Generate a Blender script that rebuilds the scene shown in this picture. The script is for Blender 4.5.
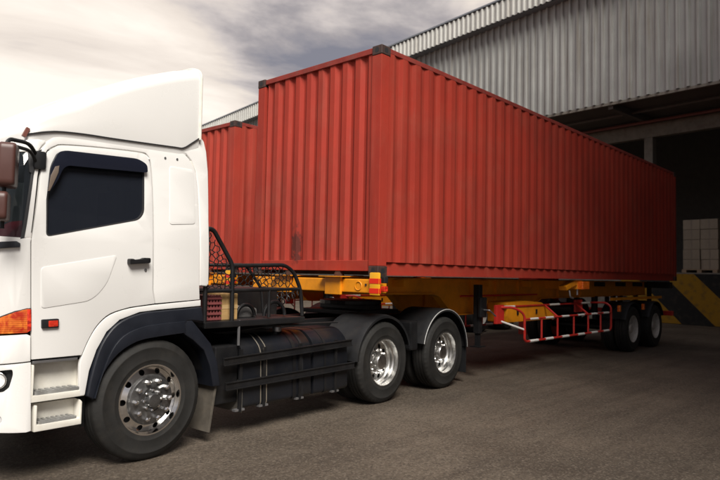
import bpy, bmesh, math, random
from mathutils import Vector, Matrix
R = math.radians
random.seed(7)
for o in list(bpy.data.objects): bpy.data.objects.remove(o)
sc = bpy.context.scene
COL = sc.collection

# ------------------------------------------------------------------ camera
FPX, YAW, PITCH, ROLL = 628.87, R(42.304), R(3.12), R(1.125)
CAM = Vector((-5.86, -5.026, 1.63))
fwd = Vector((math.cos(YAW)*math.cos(PITCH), math.sin(YAW)*math.cos(PITCH), math.sin(PITCH)))
rgt0 = Vector((math.sin(YAW), -math.cos(YAW), 0)); up0 = rgt0.cross(fwd)
rgt = rgt0*math.cos(ROLL)+up0*math.sin(ROLL); upv = -rgt0*math.sin(ROLL)+up0*math.cos(ROLL)
cd = bpy.data.cameras.new('camera'); cam = bpy.data.objects.new('camera', cd); COL.objects.link(cam)
cam.matrix_world = Matrix(((rgt.x, upv.x, -fwd.x, CAM.x), (rgt.y, upv.y, -fwd.y, CAM.y), (rgt.z, upv.z, -fwd.z, CAM.z), (0, 0, 0, 1)))
cd.sensor_width = 36; cd.lens = 36*FPX/720; cd.clip_start = .05; cd.clip_end = 2000
cd.dof.use_dof = True; cd.dof.focus_distance = 6.3; cd.dof.aperture_fstop = 2.3
sc.camera = cam

# ------------------------------------------------------------------ sky, sun, exposure
SUN_AZ = R(236); SUN_EL = R(48)          # towards the sun, from +x counter-clockwise
tosun = Vector((math.cos(SUN_AZ)*math.cos(SUN_EL), math.sin(SUN_AZ)*math.cos(SUN_EL), math.sin(SUN_EL)))
world = bpy.data.worlds.new('World'); sc.world = world; world.use_nodes = True
SKY_OFF = (3.3, 1.1, 2.44)
def build_sky():
    nt = world.node_tree; N = nt.nodes; L = nt.links; N.clear()
    def n(t, **k):
        x = N.new(t)
        for a, b in k.items(): setattr(x, a, b)
        return x
    out = n('ShaderNodeOutputWorld')
    sky = n('ShaderNodeTexSky', sky_type='NISHITA', sun_disc=False)
    sky.sun_elevation = SUN_EL; sky.sun_rotation = math.pi/2 - SUN_AZ
    b1 = n('ShaderNodeBackground'); b1.inputs['Strength'].default_value = .09
    L.new(sky.outputs[0], b1.inputs['Color'])
    tc = n('ShaderNodeTexCoord'); sep = n('ShaderNodeSeparateXYZ'); L.new(tc.outputs['Generated'], sep.inputs[0])
    def m(op, a, b=None, c=None):
        x = n('ShaderNodeMath', operation=op)
        for i, v in enumerate((a, b, c)):
            if v is None: continue
            if isinstance(v, (int, float)): x.inputs[i].default_value = v
            else: L.new(v, x.inputs[i])
        return x.outputs[0]
    mp = n('ShaderNodeMapping'); mp.inputs['Scale'].default_value = (1, 1, 3.6); mp.inputs['Location'].default_value = SKY_OFF; mp.inputs['Rotation'].default_value = (R(7), R(-9), 0)
    L.new(tc.outputs['Generated'], mp.inputs[0])
    ns = n('ShaderNodeTexNoise'); ns.inputs['Scale'].default_value = 2.3; ns.inputs['Detail'].default_value = 10; ns.inputs['Roughness'].default_value = .55; ns.inputs['Distortion'].default_value = .5
    L.new(mp.outputs[0], ns.inputs['Vector'])
    # light of the veiled sun low behind the truck: brightness falls away from it over the whole dome
    g = n('ShaderNodeVectorMath', operation='DOT_PRODUCT'); L.new(tc.outputs['Generated'], g.inputs[0])
    ga, ge = R(80), R(8)
    g.inputs[1].default_value = (math.cos(ga)*math.cos(ge), math.sin(ga)*math.cos(ge), math.sin(ge))
    gl = m('POWER', m('MAXIMUM', m('MULTIPLY_ADD', g.outputs['Value'], .5, .5), 0), 7)
    val = m('ADD', ns.outputs['Fac'], m('MULTIPLY', gl, .29))
    rp = n('ShaderNodeValToRGB'); L.new(val, rp.inputs[0]); e = rp.color_ramp.elements
    e[0].position = .46; e[0].color = (.17, .165, .19, 1); e[1].position = .84; e[1].color = (.84, .755, .665, 1)
    for p, c in ((.54, (.29, .262, .262, 1)), (.61, (.47, .42, .395, 1)), (.68, (.64, .565, .495, 1))):
        x = e.new(p); x.color = c
    b2 = n('ShaderNodeBackground'); b2.inputs['Strength'].default_value = 1.0; L.new(rp.outputs[0], b2.inputs['Color'])
    mx = n('ShaderNodeMixShader'); mx.inputs[0].default_value = .93
    L.new(b1.outputs[0], mx.inputs[1]); L.new(b2.outputs[0], mx.inputs[2]); L.new(mx.outputs[0], out.inputs[0])
build_sky()
sl = bpy.data.lights.new('sun', 'SUN'); sl.energy = 4.0; sl.angle = R(28); sl.color = (1, .95, .88)
so = bpy.data.objects.new('sun', sl); COL.objects.link(so); so.rotation_euler = (-tosun).to_track_quat('-Z', 'Y').to_euler()
so.location = (-8, -14, 14)
vs = sc.view_settings; vs.view_transform = 'Standard'; vs.look = 'None'; vs.exposure = 0.5; vs.gamma = 1; vs.use_curve_mapping = False
sc.cycles.max_bounces = 6; sc.cycles.use_denoising = True

# ------------------------------------------------------------------ materials
MATS = {}
def pm(name, base, rough=.5, metal=0., var=.12, vscale=3., bump=0., bscale=60., dirt=None, dirtz=None, coat=0., spec=.5, streak=0., fine=.0):
    """procedural principled material: base colour broken up by noise, optional dirt colour, streaks and relief"""
    if name in MATS: return MATS[name]
    m = bpy.data.materials.new(name); m.use_nodes = True; nt = m.node_tree; N = nt.nodes; L = nt.links
    b = N['Principled BSDF']; b.inputs['Roughness'].default_value = rough; b.inputs['Metallic'].default_value = metal
    b.inputs['Coat Weight'].default_value = coat; b.inputs['Specular IOR Level'].default_value = spec
    tc = N.new('ShaderNodeTexCoord')
    n1 = N.new('ShaderNodeTexNoise'); n1.inputs['Scale'].default_value = vscale; n1.inputs['Detail'].default_value = 6; n1.inputs['Roughness'].default_value = .6
    L.new(tc.outputs['Object'], n1.inputs['Vector'])
    rp = N.new('ShaderNodeMapRange'); rp.inputs[1].default_value = .3; rp.inputs[2].default_value = .7; rp.inputs[3].default_value = 1-var; rp.inputs[4].default_value = 1+var
    L.new(n1.outputs['Fac'], rp.inputs[0])
    hs = N.new('ShaderNodeVectorMath'); hs.operation = 'SCALE'; hs.inputs[0].default_value = base; L.new(rp.outputs[0], hs.inputs['Scale'])
    col = hs.outputs[0]
    if streak:
        mp = N.new('ShaderNodeMapping'); mp.inputs['Scale'].default_value = (9, 9, .35); L.new(tc.outputs['Object'], mp.inputs[0])
        n2 = N.new('ShaderNodeTexNoise'); n2.inputs['Scale'].default_value = 1; n2.inputs['Detail'].default_value = 8; L.new(mp.outputs[0], n2.inputs['Vector'])
        r2 = N.new('ShaderNodeMapRange'); r2.inputs[1].default_value = .5; r2.inputs[2].default_value = .78; r2.inputs[4].default_value = streak; L.new(n2.outputs['Fac'], r2.inputs[0])
        mx = N.new('ShaderNodeMix'); mx.data_type = 'RGBA'; L.new(r2.outputs[0], mx.inputs[0]); L.new(col, mx.inputs[6]); mx.inputs[7].default_value = (*(dirt or (.1, .07, .05)), 1)
        col = mx.outputs[2]
    elif dirt:
        n2 = N.new('ShaderNodeTexNoise'); n2.inputs['Scale'].default_value = vscale*1.7; n2.inputs['Detail'].default_value = 9; n2.inputs['Roughness'].default_value = .7; L.new(tc.outputs['Object'], n2.inputs['Vector'])
        r2 = N.new('ShaderNodeMapRange'); r2.inputs[1].default_value = .48; r2.inputs[2].default_value = .75; r2.inputs[4].default_value = .75; L.new(n2.outputs['Fac'], r2.inputs[0])
        mx = N.new('ShaderNodeMix'); mx.data_type = 'RGBA'; L.new(r2.outputs[0], mx.inputs[0]); L.new(col, mx.inputs[6]); mx.inputs[7].default_value = (*dirt, 1)
        col = mx.outputs[2]
    L.new(col, b.inputs['Base Color'])
    rr = N.new('ShaderNodeMapRange'); rr.inputs[1].default_value = .3; rr.inputs[2].default_value = .7; rr.inputs[3].default_value = max(.02, rough*.85); rr.inputs[4].default_value = min(1, rough*1.2)
    L.new(n1.outputs['Fac'], rr.inputs[0]); L.new(rr.outputs[0], b.inputs['Roughness'])
    if bump:
        n3 = N.new('ShaderNodeTexNoise'); n3.inputs['Scale'].default_value = bscale; n3.inputs['Detail'].default_value = 4; L.new(tc.outputs['Object'], n3.inputs['Vector'])
        bp = N.new('ShaderNodeBump'); bp.inputs['Strength'].default_value = bump; bp.inputs['Distance'].default_value = .01
        L.new(n3.outputs['Fac'], bp.inputs['Height']); L.new(bp.outputs[0], b.inputs['Normal'])
    MATS[name] = m; return m
WHITE = pm('white_paint', (.80, .79, .765), .28, var=.02, vscale=1.2, coat=.4)
WHITE2 = pm('white_plastic', (.79, .765, .69), .4, var=.04, vscale=5, dirt=(.66, .61, .52))
SEAM = pm('seam_rubber', (.02, .02, .022), .6)
NAVY = pm('dark_plastic', (.0085, .0105, .0165), .45, var=.2, bump=.05, bscale=300)
BLACK = pm('black_metal', (.009, .009, .010), .45, var=.3, dirt=(.020, .018, .016), spec=.4)
BLACK2 = pm('black_plastic', (.013, .0135, .015), .5, var=.25, dirt=(.026, .024, .022), spec=.35)
TANK = pm('tank_paint', (.008, .009, .012), .32, var=.3, vscale=2, dirt=(.018, .017, .016), spec=.4)
RUBBER = pm('tyre_rubber', (.011, .0105, .0095), .72, var=.3, vscale=4, dirt=(.025, .0215, .017), bump=.15, bscale=120)
CHROME = pm('chrome', (.86, .855, .84), .15, 1., var=.1, vscale=9)
ALLOY = pm('wheel_alloy', (.64, .635, .62), .3, 1., var=.25, vscale=9)
HUBM = pm('hub_steel', (.22, .22, .22), .34, .9, var=.25, vscale=14, dirt=(.09, .085, .08))
STEEL = pm('steel', (.35, .35, .36), .4, .8, var=.2)
GREYW = pm('grey_wheel', (.55, .53, .49), .5, .2, var=.2, dirt=(.2, .17, .14))
YELLOW = pm('yellow_paint', (.80, .29, .008), .45, var=.12, vscale=2.5, dirt=(.50, .19, .015))
YELLOW2 = pm('reflective_yellow', (.85, .42, .02), .35, var=.05)
RED = pm('red_paint', (.52, .025, .018), .4, var=.12, dirt=(.28, .03, .02))
REDTAPE = pm('reflective_red', (.75, .03, .012), .35, var=.06)
WTAPE = pm('white_tape', (.80, .78, .74), .4, var=.06)
CAST = pm('corner_casting_steel', (.055, .034, .030), .6, .2, var=.35, dirt=(.16, .07, .05))
FLAP = pm('mudflap_rubber', (.085, .073, .058), .8, var=.3, vscale=6, dirt=(.12, .10, .075))
TREAD = pm('step_tread', (.30, .30, .29), .5, .3, var=.3, vscale=12, dirt=(.3, .28, .25))
def glass_mat(name, tint, trans, rough=.03):
    m = bpy.data.materials.new(name); m.use_nodes = True; nt = m.node_tree; N = nt.nodes; L = nt.links
    b = N['Principled BSDF']; b.inputs['Base Color'].default_value = (*tint, 1); b.inputs['Roughness'].default_value = rough; b.inputs['IOR'].default_value = 1.52
    t = N.new('ShaderNodeBsdfTransparent'); t.inputs[0].default_value = (.75, .8, .82, 1)
    mx = N.new('ShaderNodeMixShader'); mx.inputs[0].default_value = trans
    L.new(b.outputs[0], mx.inputs[1]); L.new(t.outputs[0], mx.inputs[2]); L.new(mx.outputs[0], N['Material Output'].inputs[0])
    return m
GLASS = glass_mat('tinted_side_glass', (.016, .019, .027), .30)
WGLASS = glass_mat('windscreen_glass', (.03, .035, .04), .62)
VISOR = glass_mat('smoked_visor', (.012, .014, .024), .06, .06)
def lens_mat(name, c1, c2, scale, soft=False):
    m = bpy.data.materials.new(name); m.use_nodes = True; nt = m.node_tree; N = nt.nodes; L = nt.links
    b = N['Principled BSDF']; b.inputs['Roughness'].default_value = .12; b.inputs['Coat Weight'].default_value = .6
    tc = N.new('ShaderNodeTexCoord'); v = N.new('ShaderNodeTexVoronoi'); v.inputs['Scale'].default_value = scale; L.new(tc.outputs['Object'], v.inputs['Vector'])
    r = N.new('ShaderNodeValToRGB'); r.color_ramp.elements[0].color = (*c1, 1); r.color_ramp.elements[1].color = (*c2, 1)
    r.color_ramp.elements[0].position = .15; r.color_ramp.elements[1].position = .75
    if soft:
        nz = N.new('ShaderNodeTexNoise'); nz.inputs['Scale'].default_value = scale; nz.inputs['Detail'].default_value = 5; nz.inputs['Distortion'].default_value = 1.2; L.new(tc.outputs['Object'], nz.inputs['Vector'])
        r.color_ramp.elements[0].position = .42; r.color_ramp.elements[1].position = .68
        wv = N.new('ShaderNodeTexWave'); wv.bands_direction = 'Z'; wv.inputs['Scale'].default_value = 22; L.new(tc.outputs['Object'], wv.inputs['Vector'])
        bp = N.new('ShaderNodeBump'); bp.inputs['Strength'].default_value = .3; bp.inputs['Distance'].default_value = .004; L.new(wv.outputs['Fac'], bp.inputs['Height']); L.new(bp.outputs[0], b.inputs['Normal'])
        L.new(nz.outputs['Fac'], r.inputs[0])
    else: L.new(v.outputs['Color'], r.inputs[0])
    L.new(r.outputs[0], b.inputs['Base Color'])
    return m
AMBER = lens_mat('amber_lens', (.40, .020, .003), (.85, .27, .03), 9, True)
ORANGE = lens_mat('orange_lens', (.70, .10, .01), (.9, .2, .02), 30)
REDLENS = lens_mat('red_lens', (.35, .015, .01), (.75, .05, .02), 40)
CLEAR = lens_mat('clear_lens', (.45, .45, .46), (.85, .85, .84), 26)

def container_mat(name, base, stain):
    m = bpy.data.materials.new(name); m.use_nodes = True; nt = m.node_tree; N = nt.nodes; L = nt.links
    b = N['Principled BSDF']; b.inputs['Roughness'].default_value = .62; b.inputs['Specular IOR Level'].default_value = .22
    tc = N.new('ShaderNodeTexCoord')
    def noise(scale, det, map_=None, rough=.6):
        x = N.new('ShaderNodeTexNoise'); x.inputs['Scale'].default_value = scale; x.inputs['Detail'].default_value = det; x.inputs['Roughness'].default_value = rough
        if map_:
            mp = N.new('ShaderNodeMapping'); mp.inputs['Scale'].default_value = map_; L.new(tc.outputs['Object'], mp.inputs[0]); L.new(mp.outputs[0], x.inputs['Vector'])
        else: L.new(tc.outputs['Object'], x.inputs['Vector'])
        return x.outputs['Fac']
    def rng(i, a, b_, c, d):
        x = N.new('ShaderNodeMapRange'); L.new(i, x.inputs[0])
        for k, v in enumerate((a, b_, c, d)): x.inputs[k+1].default_value = v
        return x.outputs[0]
    def mix(f, a, c, mode='MIX'):
        x = N.new('ShaderNodeMix'); x.data_type = 'RGBA'; x.blend_type = mode; L.new(f, x.inputs[0])
        if isinstance(a, tuple): x.inputs[6].default_value = (*a, 1)
        else: L.new(a, x.inputs[6])
        x.inputs[7].default_value = (*c, 1); return x.outputs[2]
    c = mix(rng(noise(.7, 5), .35, .68, 0, .8), base, (base[0]*.70, base[1]*.85, base[2]*.95))
    c = mix(rng(noise(1, 8, (7, 7, .22)), .55, .8, 0, .6), c, (base[0]*1.15, base[1]*2.0, base[2]*2.2))   # chalky faded streaks
    c = mix(rng(noise(1, 9, (6, 6, .45)), .56, .8, 0, .7), c, (.17, .032, .022))                          # rusty runs
    c = mix(rng(noise(1.6, 9, (1, 1, .8), .72), .48, .72, 0, .4), c, (.33, .085, .055))
    c = mix(rng(noise(1, 10, (26, 26, .9), .7), .6, .72, 0, .35), c, (.36, .13, .10))                        # fine pale scratches
    c = mix(rng(noise(38, 5, None, .7), .67, .74, 0, .6), c, (.11, .03, .02))                              # chips
    if stain:
        sp = N.new('ShaderNodeVectorMath'); sp.operation = 'SUBTRACT'; L.new(tc.outputs['Object'], sp.inputs[0]); sp.inputs[1].default_value = stain
        mp = N.new('ShaderNodeVectorMath'); mp.operation = 'MULTIPLY'; L.new(sp.outputs[0], mp.inputs[0]); mp.inputs[1].default_value = (0, 7.5, 3.2)
        ln = N.new('ShaderNodeVectorMath'); ln.operation = 'LENGTH'; L.new(mp.outputs[0], ln.inputs[0])
        ad = N.new('ShaderNodeMath'); ad.operation = 'ADD'; L.new(ln.outputs['Value'], ad.inputs[0]); L.new(rng(noise(11, 6), .3, .7, -.5, .5), ad.inputs[1])
        c = mix(rng(ad.outputs[0], .45, .85, .85, 0), c, (.07, .022, .018))
    L.new(c, b.inputs['Base Color'])
    bp = N.new('ShaderNodeBump'); bp.inputs['Strength'].default_value = .18; bp.inputs['Distance'].default_value = .02
    L.new(noise(3.2, 5), bp.inputs['Height']); L.new(bp.outputs[0], b.inputs['Normal'])
    return m
CRED = container_mat('container_red', (.40, .042, .025), (0, 1.55, .43))
RAILM = pm('weathered_rail_red', (.27, .042, .032), .65, var=.2, vscale=4, dirt=(.20, .085, .07), spec=.25)
CRED2 = container_mat('container_red_faded', (.41, .050, .031), None)

def ground_mat():
    m = bpy.data.materials.new('yard_asphalt'); m.use_nodes = True; nt = m.node_tree; N = nt.nodes; L = nt.links
    b = N['Principled BSDF']; b.inputs['Specular IOR Level'].default_value = .35
    tc = N.new('ShaderNodeTexCoord')
    def noise(scale, det, map_=None, rough=.6, rot=0, dist=0):
        x = N.new('ShaderNodeTexNoise'); x.inputs['Scale'].default_value = scale; x.inputs['Detail'].default_value = det; x.inputs['Roughness'].default_value = rough; x.inputs['Distortion'].default_value = dist
        mp = N.new('ShaderNodeMapping'); mp.inputs['Scale'].default_value = map_ or (1, 1, 1); mp.inputs['Rotation'].default_value = (0, 0, rot)
        L.new(tc.outputs['Object'], mp.inputs[0]); L.new(mp.outputs[0], x.inputs['Vector'])
        return x.outputs['Fac']
    def rng(i, a, b_, c, d):
        x = N.new('ShaderNodeMapRange'); L.new(i, x.inputs[0])
        for k, v in enumerate((a, b_, c, d)): x.inputs[k+1].default_value = v
        return x.outputs[0]
    def mix(f, a, c):
        x = N.new('ShaderNodeMix'); x.data_type = 'RGBA'; L.new(f, x.inputs[0])
        for k, v in ((6, a), (7, c)):
            if isinstance(v, tuple): x.inputs[k].default_value = (*v, 1)
            else: L.new(v, x.inputs[k])
        return x.outputs[2]
    c = mix(rng(noise(.42, 6, rough=.6), .36, .64, 0, 1), (.062, .048, .035), (.128, .101, .075))
    c = mix(rng(noise(1, 7, (.25, 3.2, 1), .62, R(-14), .3), .48, .68, 0, .8), c, (.060, .046, .034))   # swept tyre tracks
    c = mix(rng(noise(1, 6, (.3, 4.5, 1), .6, R(10), .4), .54, .75, 0, .4), c, (.150, .119, .090))
    c = mix(rng(noise(2.2, 8, rough=.7), .6, .76, 0, .5), c, (.07, .055, .043))                            # oil spots
    vo = N.new('ShaderNodeTexVoronoi'); vo.inputs['Scale'].default_value = 62; L.new(tc.outputs['Object'], vo.inputs['Vector'])
    sx = N.new('ShaderNodeSeparateXYZ'); L.new(vo.outputs['Color'], sx.inputs[0])
    sp = sx.outputs[0]; gr_ = noise(26, 6, rough=.85)
    c = mix(rng(sp, .66, 1, 0, .42), c, (.215, .178, .142))           # pale aggregate
    c = mix(rng(sp, .0, .35, .62, 0), c, (.030, .024, .019))       # dark aggregate and pores
    c = mix(rng(gr_, .36, .48, .45, 0), c, (.045, .035, .027))
    c = mix(rng(gr_, .54, .68, 0, .35), c, (.19, .15, .115))
    L.new(c, b.inputs['Base Color'])
    L.new(rng(noise(1.1, 5), .3, .7, .62, .9), b.inputs['Roughness'])
    b1 = N.new('ShaderNodeBump'); b1.inputs['Strength'].default_value = .7; b1.inputs['Distance'].default_value = .015; L.new(gr_, b1.inputs['Height'])
    b2 = N.new('ShaderNodeBump'); b2.inputs['Strength'].default_value = .35; b2.inputs['Distance'].default_value = .04; L.new(noise(3.5, 5), b2.inputs['Height'])
    L.new(b1.outputs[0], b2.inputs['Normal']); L.new(b2.outputs[0], b.inputs['Normal'])
    return m

# ------------------------------------------------------------------ mesh helpers
def fin(bm, name, mat, parent=None, smooth=35, loc=None, kind=None, bevel=0, bang=30, seg=2):
    """finish a bmesh as ONE mesh object"""
    bmesh.ops.recalc_face_normals(bm, faces=bm.faces)
    if bevel:
        es = [e for e in bm.edges if len(e.link_faces) == 2 and e.calc_face_angle(0) > R(bang)]
        if es: bmesh.ops.bevel(bm, geom=es, offset=bevel, segments=seg, affect='EDGES', profile=.6, clamp_overlap=True)
    for f in bm.faces: f.smooth = smooth > 0
    if smooth > 0:
        for e in bm.edges:
            if len(e.link_faces) != 2 or e.calc_face_angle(0) > R(smooth): e.smooth = False
    me = bpy.data.meshes.new(name); bm.to_mesh(me); bm.free()
    o = bpy.data.objects.new(name, me); COL.objects.link(o); me.materials.append(mat)
    if parent is not None: o.parent = parent
    if loc is not None: o.location = loc
    if kind: o['kind'] = kind
    return o
def B(): return bmesh.new()
def empty(name, loc=(0, 0, 0), rz=0):
    o = bpy.data.objects.new(name, None); COL.objects.link(o); o.location = loc; o.rotation_euler = (0, 0, rz); o.empty_display_size = .3
    return o
def tag(o, label=None, cat=None, group=None, kind=None):
    if label: o['label'] = label
    if cat: o['category'] = cat
    if group: o['group'] = group
    if kind: o['kind'] = kind
    return o
def copy_tree(o, parent=None):
    c = o.copy(); COL.objects.link(c); c.parent = parent
    for ch in list(o.children): copy_tree(ch, c)
    return c
def box(bm, x0, x1, y0, y1, z0, z1, mtx=None):
    vs_ = [bm.verts.new((x, y, z)) for x in (x0, x1) for y in (y0, y1) for z in (z0, z1)]
    for q in ((0, 1, 3, 2), (4, 6, 7, 5), (0, 4, 5, 1), (2, 3, 7, 6), (0, 2, 6, 4), (1, 5, 7, 3)): bm.faces.new([vs_[i] for i in q])
    if mtx is not None: bmesh.ops.transform(bm, matrix=mtx, verts=vs_)
    return vs_
def tube(bm, pts, r, seg=8, closed=False):
    pts = [Vector(p) for p in pts]; n = len(pts); rings = []
    ref = None
    for i, p in enumerate(pts):
        a = pts[i-1] if (i > 0 or closed) else p; b = pts[(i+1) % n] if (i < n-1 or closed) else p
        t = (b-a).normalized()
        if ref is None: ref = t.orthogonal().normalized()
        ref = (ref-t*ref.dot(t)); ref = ref.normalized() if ref.length > 1e-6 else t.orthogonal().normalized()
        q = t.cross(ref); rr = r[i] if isinstance(r, (list, tuple)) else r
        rings.append([bm.verts.new(p+ref*rr*math.cos(2*math.pi*k/seg)+q*rr*math.sin(2*math.pi*k/seg)) for k in range(seg)])
    for i in range(n if closed else n-1):
        A, C_ = rings[i], rings[(i+1) % n]
        for k in range(seg): bm.faces.new((A[k], A[(k+1) % seg], C_[(k+1) % seg], C_[k]))
    if not closed: bm.faces.new(rings[0][::-1]); bm.faces.new(rings[-1])
def bend(pts, rad=.05, n=5):
    """round the corners of a polyline"""
    pts = [Vector(p) for p in pts]; out = [pts[0]]
    for i in range(1, len(pts)-1):
        p = pts[i]; a = pts[i-1]-p; b = pts[i+1]-p; d = min(rad, a.length*.45, b.length*.45)
        a = p+a.normalized()*d; b = p+b.normalized()*d
        for k in range(n+1):
            t = k/n; out.append(a*(1-t)**2+p*2*t*(1-t)+b*t*t)
    out.append(pts[-1]); return out
def lathe(bm, prof, seg=64, fn=None, a0=0, a1=2*math.pi):
    """profile of (radius, axial) about local Y"""
    full = abs(a1-a0-2*math.pi) < 1e-6; rows = []
    cnt = seg if full else seg+1
    for i in range(cnt):
        t = a0+(a1-a0)*i/seg; row = []
        for j, (r, a) in enumerate(prof):
            if fn: r, a = fn(i, j, r, a)
            row.append(bm.verts.new((r*math.cos(t), a, r*math.sin(t))))
        rows.append(row)
    for i in range(seg):
        A, C_ = rows[i], rows[(i+1) % cnt]
        for j in range(len(prof)-1):
            if prof[j][0] < 1e-6 and prof[j+1][0] < 1e-6: continue
            bm.faces.new((A[j], A[j+1], C_[j+1], C_[j]))
    if full: bmesh.ops.remove_doubles(bm, verts=[v for v in bm.verts if math.hypot(v.co.x, v.co.z) < 1e-5], dist=1e-5)
def prism(bm, loop, d0, d1, axis='y'):
    """loop of 2D points extruded along an axis: y -> (x,z), x -> (y,z), z -> (x,y)"""
    def P(a, b, d): return {'y': (a, d, b), 'x': (d, a, b), 'z': (a, b, d)}[axis]
    A = [bm.verts.new(P(a, b, d0)) for a, b in loop]; C_ = [bm.verts.new(P(a, b, d1)) for a, b in loop]
    n = len(loop); bm.faces.new(A); bm.faces.new(C_[::-1])
    for i in range(n): bm.faces.new((A[i], C_[i], C_[(i+1) % n], A[(i+1) % n]))
def fillet(loop, rad, n=4):
    out = []; N_ = len(loop)
    for i, p in enumerate(loop):
        r_ = rad[i] if isinstance(rad, (list, tuple)) else rad
        p = Vector(p); a = Vector(loop[i-1])-p; b = Vector(loop[(i+1) % N_])-p
        d = min(r_, a.length*.48, b.length*.48)
        if d < 1e-4: out.append(tuple(p)); continue
        a = p+a.normalized()*d; b = p+b.normalized()*d
        for k in range(n+1):
            t = k/n; out.append(tuple(a*(1-t)**2+p*2*t*(1-t)+b*t*t))
    return out
def spline(pts, n=4):
    pts = [Vector(p) for p in pts]; out = []
    for i in range(len(pts)-1):
        p0 = pts[max(i-1, 0)]; p1 = pts[i]; p2 = pts[i+1]; p3 = pts[min(i+2, len(pts)-1)]
        for k in range(n):
            t = k/n; out.append(tuple(.5*((2*p1)+(p2-p0)*t+(2*p0-5*p1+4*p2-p3)*t*t+(3*p1-p0-3*p2+p3)*t**3)))
    out.append(tuple(pts[-1])); return out
def filled(bm, loops):
    """flat face set in z=0 bounded by loops (first outer, others holes)"""
    es = []
    for lp in loops:
        vv = [bm.verts.new((a, b, 0)) for a, b in lp]
        es += [bm.edges.new((vv[i], vv[(i+1) % len(vv)])) for i in range(len(vv))]
    bmesh.ops.triangle_fill(bm, edges=es, use_beauty=True, use_dissolve=False)
def circle(cx, cy, r, n=16, ph=0): return [(cx+r*math.cos(2*math.pi*k/n+ph), cy+r*math.sin(2*math.pi*k/n+ph)) for k in range(n)]

# ================================================================== the setting
gb = B()
vs4 = [gb.verts.new(p) for p in ((-300, -300, 0), (300, -300, 0), (300, 300, 0), (-300, 300, 0))]; gb.faces.new(vs4)
tag(fin(gb, 'ground', ground_mat()), kind='structure')

# ---------------- warehouse (gable end over the loading dock)
WALLM = pm('ribbed_sheet', (.37, .375, .36), .5, .1, var=.12, vscale=.6, streak=.75, dirt=(.20, .165, .125))
VERGEM = pm('verge_sheet', (.58, .58, .55), .5, .1, var=.10, vscale=.8, streak=.45, dirt=(.33, .28, .22))
ROOFM = pm('roof_sheet', (.22, .24, .27), .5, .3, var=.1)
CONC = pm('dock_concrete', (.16, .145, .125), .85, var=.25, dirt=(.08, .07, .06), bump=.2)
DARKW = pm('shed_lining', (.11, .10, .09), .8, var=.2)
BEAM = pm('painted_beam', (.20, .185, .155), .6, var=.2, dirt=(.12, .08, .06))
wh = empty('warehouse', (16.3, 0, 0), R(-6.9))
tag(wh, 'large pale ribbed-metal warehouse with dark open loading bay behind the red containers', 'warehouse')
WY0, WY1 = -16., 42.
def verge_z(y): return 13.27-.0305*y
def ribbed(bm, x, y0, y1, zlo, zhi, pitch=.33, rib=.075, h=.085, sgn=-1):
    """trapezoid-ribbed sheet in the local YZ plane; ribs stand out to sgn*x"""
    prof = []; y = y0
    while y < y1:
        prof += [(y, 0), (y+pitch-rib*1.9, 0), (y+pitch-rib*1.45, 1), (y+pitch-rib*.45, 1)]; y += pitch
    prev = None
    for (yy, k) in prof:
        a = bm.verts.new((x+sgn*h*k, yy, zlo(yy))); b = bm.verts.new((x+sgn*h*k, yy, zhi(yy)))
        if prev: bm.faces.new((prev[0], a, b, prev[1]))
        prev = (a, b)
b = B(); ribbed(b, 0, WY0, WY1, lambda y: 8.0, lambda y: verge_z(y)-.1); fin(b, 'gable_wall', WALLM, wh, 0)
b = B(); ribbed(b, -.45, WY0, WY1, lambda y: verge_z(y)-.78, verge_z, pitch=.26, rib=.06); fin(b, 'verge_cladding', VERGEM, wh, 0)
b = B()
for (x0, x1, dz) in ((-.53, 34, .05),):
    v = [b.verts.new((x, y, verge_z(y)+dz+z)) for z in (0, .07) for (x, y) in ((x0, WY0), (x1, WY0), (x1, WY1), (x0, WY1))]
    for q in ((3, 2, 1, 0), (4, 5, 6, 7), (0, 1, 5, 4), (1, 2, 6, 5), (2, 3, 7, 6), (3, 0, 4, 7)): b.faces.new([v[i] for i in q])
fin(b, 'roof', ROOFM, wh, 0)
b = B(); box(b, -.40, -.02, WY0, WY1, 0, .04)
for v in b.verts: v.co.z += verge_z(v.co.y)-.80
fin(b, 'verge_soffit', ROOFM, wh, 0)
b = B(); box(b, -.03, 0.09, WY0, WY1, 7.90, 7.99); fin(b, 'wall_edge_trim', BEAM, wh, 0)
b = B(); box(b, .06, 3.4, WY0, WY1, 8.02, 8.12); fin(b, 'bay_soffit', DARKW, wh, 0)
b = B(); box(b, 3.1, 3.4, WY0, WY1, 7.22, 7.76); fin(b, 'lintel_beam', BEAM, wh, 0, bevel=.02)
b = B(); tube(b, [(2.6, WY0, 7.72), (2.6, WY1, 7.72)], .06); fin(b, 'soffit_pipe', pm('pipe_red', (.16, .05, .04), .6), wh)
b = B(); tube(b, [(1.6, WY0, 7.9), (1.6, WY1, 7.9)], .05); fin(b, 'soffit_pipe', DARKW, wh)
for k in range(-2, 6):
    y = 3.5+k*6.5
    b = B(); box(b, 3.08, 3.42, y-.17, y+.17, 1.95, 7.215); fin(b, 'column', BEAM, wh, 0, bevel=.02)
    b = B(); box(b, .1, 3.4, y-.09, y+.09, 7.78, 8.01); fin(b, 'soffit_bracket', DARKW, wh, 0)
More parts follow.
